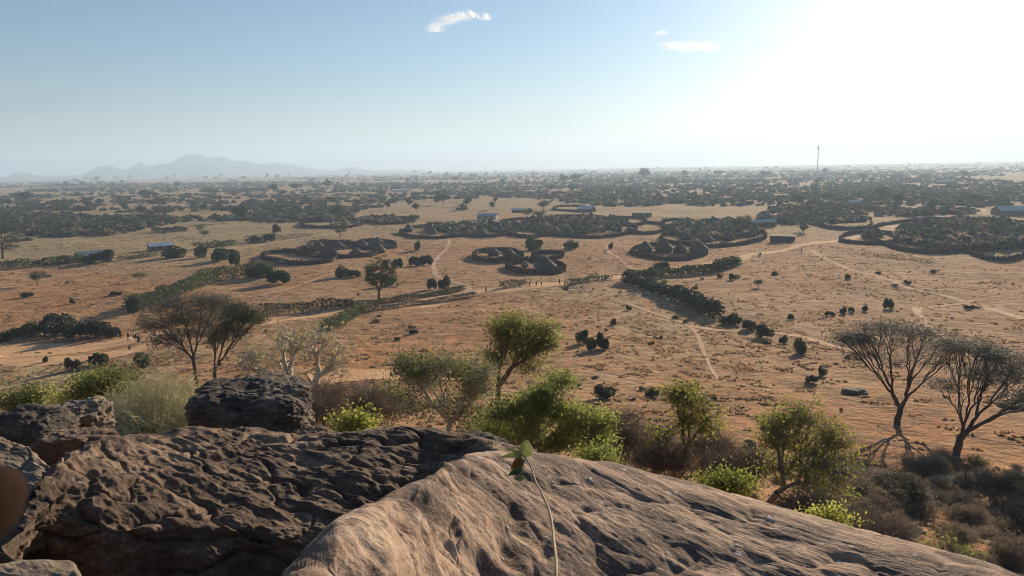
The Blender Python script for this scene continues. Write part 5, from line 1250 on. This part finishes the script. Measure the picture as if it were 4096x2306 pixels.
# white bird droppings on the rock
DROP = plain("white_splash", (.27, .25, .22), (.42, .40, .36), 30)
SPL = "white splashes on the rocks"
sl_o = bpy.data.objects["granite_slab"]; dk_o = bpy.data.objects["dark_rock"]
dg = bpy.context.evaluated_depsgraph_get()
for k_, (x, y, w_, lb) in enumerate([(2028, 2112, 26, "white splash in the dark hollow left of the stem"), (2008, 2238, 20, "white splash low on the granite slab"), (2950, 2185, 26, "bright white splash on the dark right part of the slab"), (3080, 2080, 40, "pale smear high on the lit right side of the slab"), (2360, 1922, 34, "pale smear on the slab right of the seedling"), (1842, 2038, 20, "small pale spot left of the hollow on the slab"), (2210, 1932, 16, "tiny pale spot touching the seedling's shadow"), (892, 2042, 10, "tiny white spot on the dark rock"), (1250, 2056, 10, "tiny white spot at the right of the dark rock")]):
    d = Vector(pdir(x, y)).normalized(); best = None
    for ob in (sl_o, dk_o):
        hit, loc, nor, _ = ob.ray_cast(Vector(CAM), d)
        if hit and (best is None or (loc - Vector(CAM)).length < best[2]): best = (loc, nor, (loc - Vector(CAM)).length)
    if not best: continue
    loc, nor, dist = best; nor = -nor if nor.dot(d) > 0 else nor
    r0 = w_ / 2 * dist / FS; q = nor.to_track_quat('Z', 'Y'); mb = MB(); n = 14
    rr_ = [r0 * rng.uniform(.6, 1.2) for _ in range(n)]
    top = [q @ Vector((rr_[k] * .8 * math.cos(k * 2 * math.pi / n), rr_[k] * .8 * math.sin(k * 2 * math.pi / n), .0035)) for k in range(n)]
    bot = [q @ Vector((rr_[k] * math.cos(k * 2 * math.pi / n), rr_[k] * math.sin(k * 2 * math.pi / n), -.004)) for k in range(n)]
    mb.add([tuple(t) for t in top + bot], [tuple(range(n))] + [(k, n + k, n + (k + 1) % n, (k + 1) % n) for k in range(n)])
    o = link("dropping", mb.mesh("dropping", [DROP], True), loc=loc); tag(o, lb, "bird dropping")

# ------------------------------------------------------------------ the photographer's fingertip at the left edge
FS_ = mat("finger_skin", (.028, .016, .012), .95, .05)[0]
DF = .19
def hp(x, y, dd=0): return at(x, y, DF + dd) - CAM
v = [hp(-1500, 2300, .03), hp(-1000, 2150, .02), hp(-600, 2060, .01), hp(-250, 2015), hp(-30, 2020), hp(50, 2040),
     hp(-1100, 2500, .03), hp(-700, 2560, .02), hp(-350, 2640, .0), hp(-420, 2780, -.01),
     hp(-1150, 2750, .03), hp(-800, 2850, .02), hp(-520, 2950, .0), hp(-600, 3080, -.01),
     hp(-1250, 3000, .03), hp(-950, 3120, .02), hp(-760, 3220, .01), hp(-1500, 2000, -.01), hp(-1300, 1750, -.02), hp(-1080, 1560, -.02), hp(-2300, 2500, .05), hp(-3600, 2900, .08)]
e = [(0, 1), (1, 2), (2, 3), (3, 4), (4, 5), (0, 6), (6, 7), (7, 8), (8, 9), (0, 10), (10, 11), (11, 12), (12, 13), (0, 14), (14, 15), (15, 16), (0, 17), (17, 18), (18, 19), (0, 20), (20, 21)]
r_ = [.020, .0115, .0105, .0122, .0118, .0095] + [.010, .0095, .009, .0075] * 2 + [.009, .008, .007, .012, .011, .009, .026, .028]
o = link("person", skin_mesh("person", v, e, r_, FS_, 3), loc=tuple(CAM)); tag(o, "blurred dark brown fingertip of a hand poking in at the left edge", "person")
# ------------------------------------------------------------------ mountains
RW, RN = 12500, 5200
prof = [(-900, 712), (-500, 700), (-200, 706), (10, 709), (40, 700), (60, 694), (85, 687), (110, 694), (150, 702), (220, 704), (330, 700), (365, 684), (390, 668), (415, 662), (432, 659), (450, 664), (480, 676), (500, 683), (520, 676), (545, 658), (556, 648), (568, 649), (585, 660), (600, 666), (640, 658), (680, 652), (700, 640), (725, 626), (752, 619), (760, 614), (785, 616), (792, 612), (800, 620), (820, 626), (845, 630), (870, 627), (900, 626), (925, 640), (960, 644), (985, 641), (1010, 650), (1040, 656), (1070, 653), (1110, 653), (1150, 653), (1200, 664), (1240, 672), (1280, 682), (1340, 682), (1390, 670), (1420, 667), (1455, 680), (1520, 682), (1700, 680)]
px = np.array([p[0] for p in prof], float); py = np.array([p[1] for p in prof], float)
d = pdir(px, py); azp = np.arctan2(d[:, 0], d[:, 1]); elp = d[:, 2] / np.hypot(d[:, 0], d[:, 1])
a = np.linspace(azp[0], azp[-1], 700); h = np.maximum(CAMZ + np.interp(a, azp, elp) * 10200, 0)
h = h - np.interp(a, [azp[0], azp[-1]], [0, 0]); h = np.maximum(h + 4 * fbm(xyz(a * 400, a * 0), 4, 3) * (h > 30), 0)
t = np.linspace(-1, 1, 60)
AA, TT = np.meshgrid(a, t, indexing='ij')
rad = 10200 + TT * 1900
rg = ridge(np.stack([AA * 60, TT * 3, AA * 0], -1).reshape(-1, 3), 4, 5).reshape(AA.shape)
prof2 = np.clip(1 - np.abs(TT) ** 1.1, 0, 1) ** (1.3 + .35 * rg)
Z = h[:, None] * prof2 - 2.0
V = np.stack([np.sin(AA) * rad, np.cos(AA) * rad, Z], -1).reshape(-1, 3)
i, j = np.meshgrid(np.arange(699), np.arange(59), indexing='ij')
F = np.stack([i * 60 + j, i * 60 + j + 1, (i + 1) * 60 + j + 1, (i + 1) * 60 + j], -1).reshape(-1, 4)
mm = plain("mountain_rock", (.04, .045, .035), (.10, .08, .06), .004)
tag(link("mountains", mesh_np("mountains", V, F, [mm], True)), kind="structure")

# ------------------------------------------------------------------ clouds (outside the haze box)
mc, nt, b = mat("cloud", (.92, .94, .96), 1, 0)
v = pos(nt, obj=True); f = noise(nt, v, .012, 6, .6)
tl = nt.nodes.new("ShaderNodeBsdfTranslucent"); tl.inputs[0].default_value = (.95, .96, 1, 1)
mx = nt.nodes.new("ShaderNodeMixShader"); mx.inputs[0].default_value = .75
nt.links.new(b.outputs[0], mx.inputs[1]); nt.links.new(tl.outputs[0], mx.inputs[2])
tr = nt.nodes.new("ShaderNodeBsdfTransparent"); m2 = nt.nodes.new("ShaderNodeMixShader")
nt.links.new(mapr(nt, f, .30, .56, .05, .20), m2.inputs[0]); nt.links.new(tr.outputs[0], m2.inputs[1]); nt.links.new(mx.outputs[0], m2.inputs[2])
nt.links.new(m2.outputs[0], nt.nodes["Material Output"].inputs[0])
def cloud(parts, label, dist):
    c0 = at(parts[0][0], parts[0][1], dist); VV = []; FF = []; n = 0
    for (x, y, rx, ry) in parts:
        c = at(x, y, dist) - c0; s = dist / FS; m_ = int(rx * ry * .85) + 70
        sub_ = rng.normal(size=(9, 3)) * .36; k = rng.integers(0, 9, m_)
        C = (sub_[k] + rng.normal(size=(m_, 3)) * .32) * [rx * s, rx * s * .8, ry * s]; C[:, 2] = np.maximum(C[:, 2], -.45 * ry * s)
        V, F = leaves_np(C + c, 3.6 * s, .8); VV.append(V); FF.append(F + n); n += len(V)
    o = link("cloud", mesh_np("cloud", np.concatenate(VV), np.concatenate(FF), [mc]), loc=c0)
    tag(o, label, "cloud")
cloud([(1840, 68, 60, 24), (1790, 82, 52, 22), (1745, 105, 40, 16), (1885, 60, 26, 20)], "bright small white cloud high in the sky left of centre", 6000)
cloud([(1938, 68, 26, 22)], "tiny round white puff beside the bright cloud", 6000)
cloud([(1735, 120, 28, 12)], "flat wisp of cloud just under the bright cloud", 6000)
cloud([(2750, 188, 80, 22), (2690, 185, 50, 18), (2840, 190, 60, 14)], "long thin pale cloud right of centre", 7500)
cloud([(2645, 134, 26, 10)], "small faint cloud above the long thin cloud", 7500)
cloud([(2955, 358, 70, 14)], "faint flat cloud low above the hazy horizon", 12500)

# ------------------------------------------------------------------ haze
mh = bpy.data.materials.new("haze"); mh.use_nodes = True; nt = mh.node_tree; nt.nodes.clear()
out = nt.nodes.new("ShaderNodeOutputMaterial"); pv = nt.nodes.new("ShaderNodeVolumePrincipled")
pv.inputs["Color"].default_value = (.60, .78, 1, 1); pv.inputs["Density"].default_value = 1.8e-4; pv.inputs["Anisotropy"].default_value = .24
nt.links.new(pv.outputs[0], out.inputs["Volume"])
mb = MB(); mb.box((0, 0, 211), (30000, 30000, 428))
o = link("haze", mb.mesh("haze", [mh])); tag(o, kind="stuff")
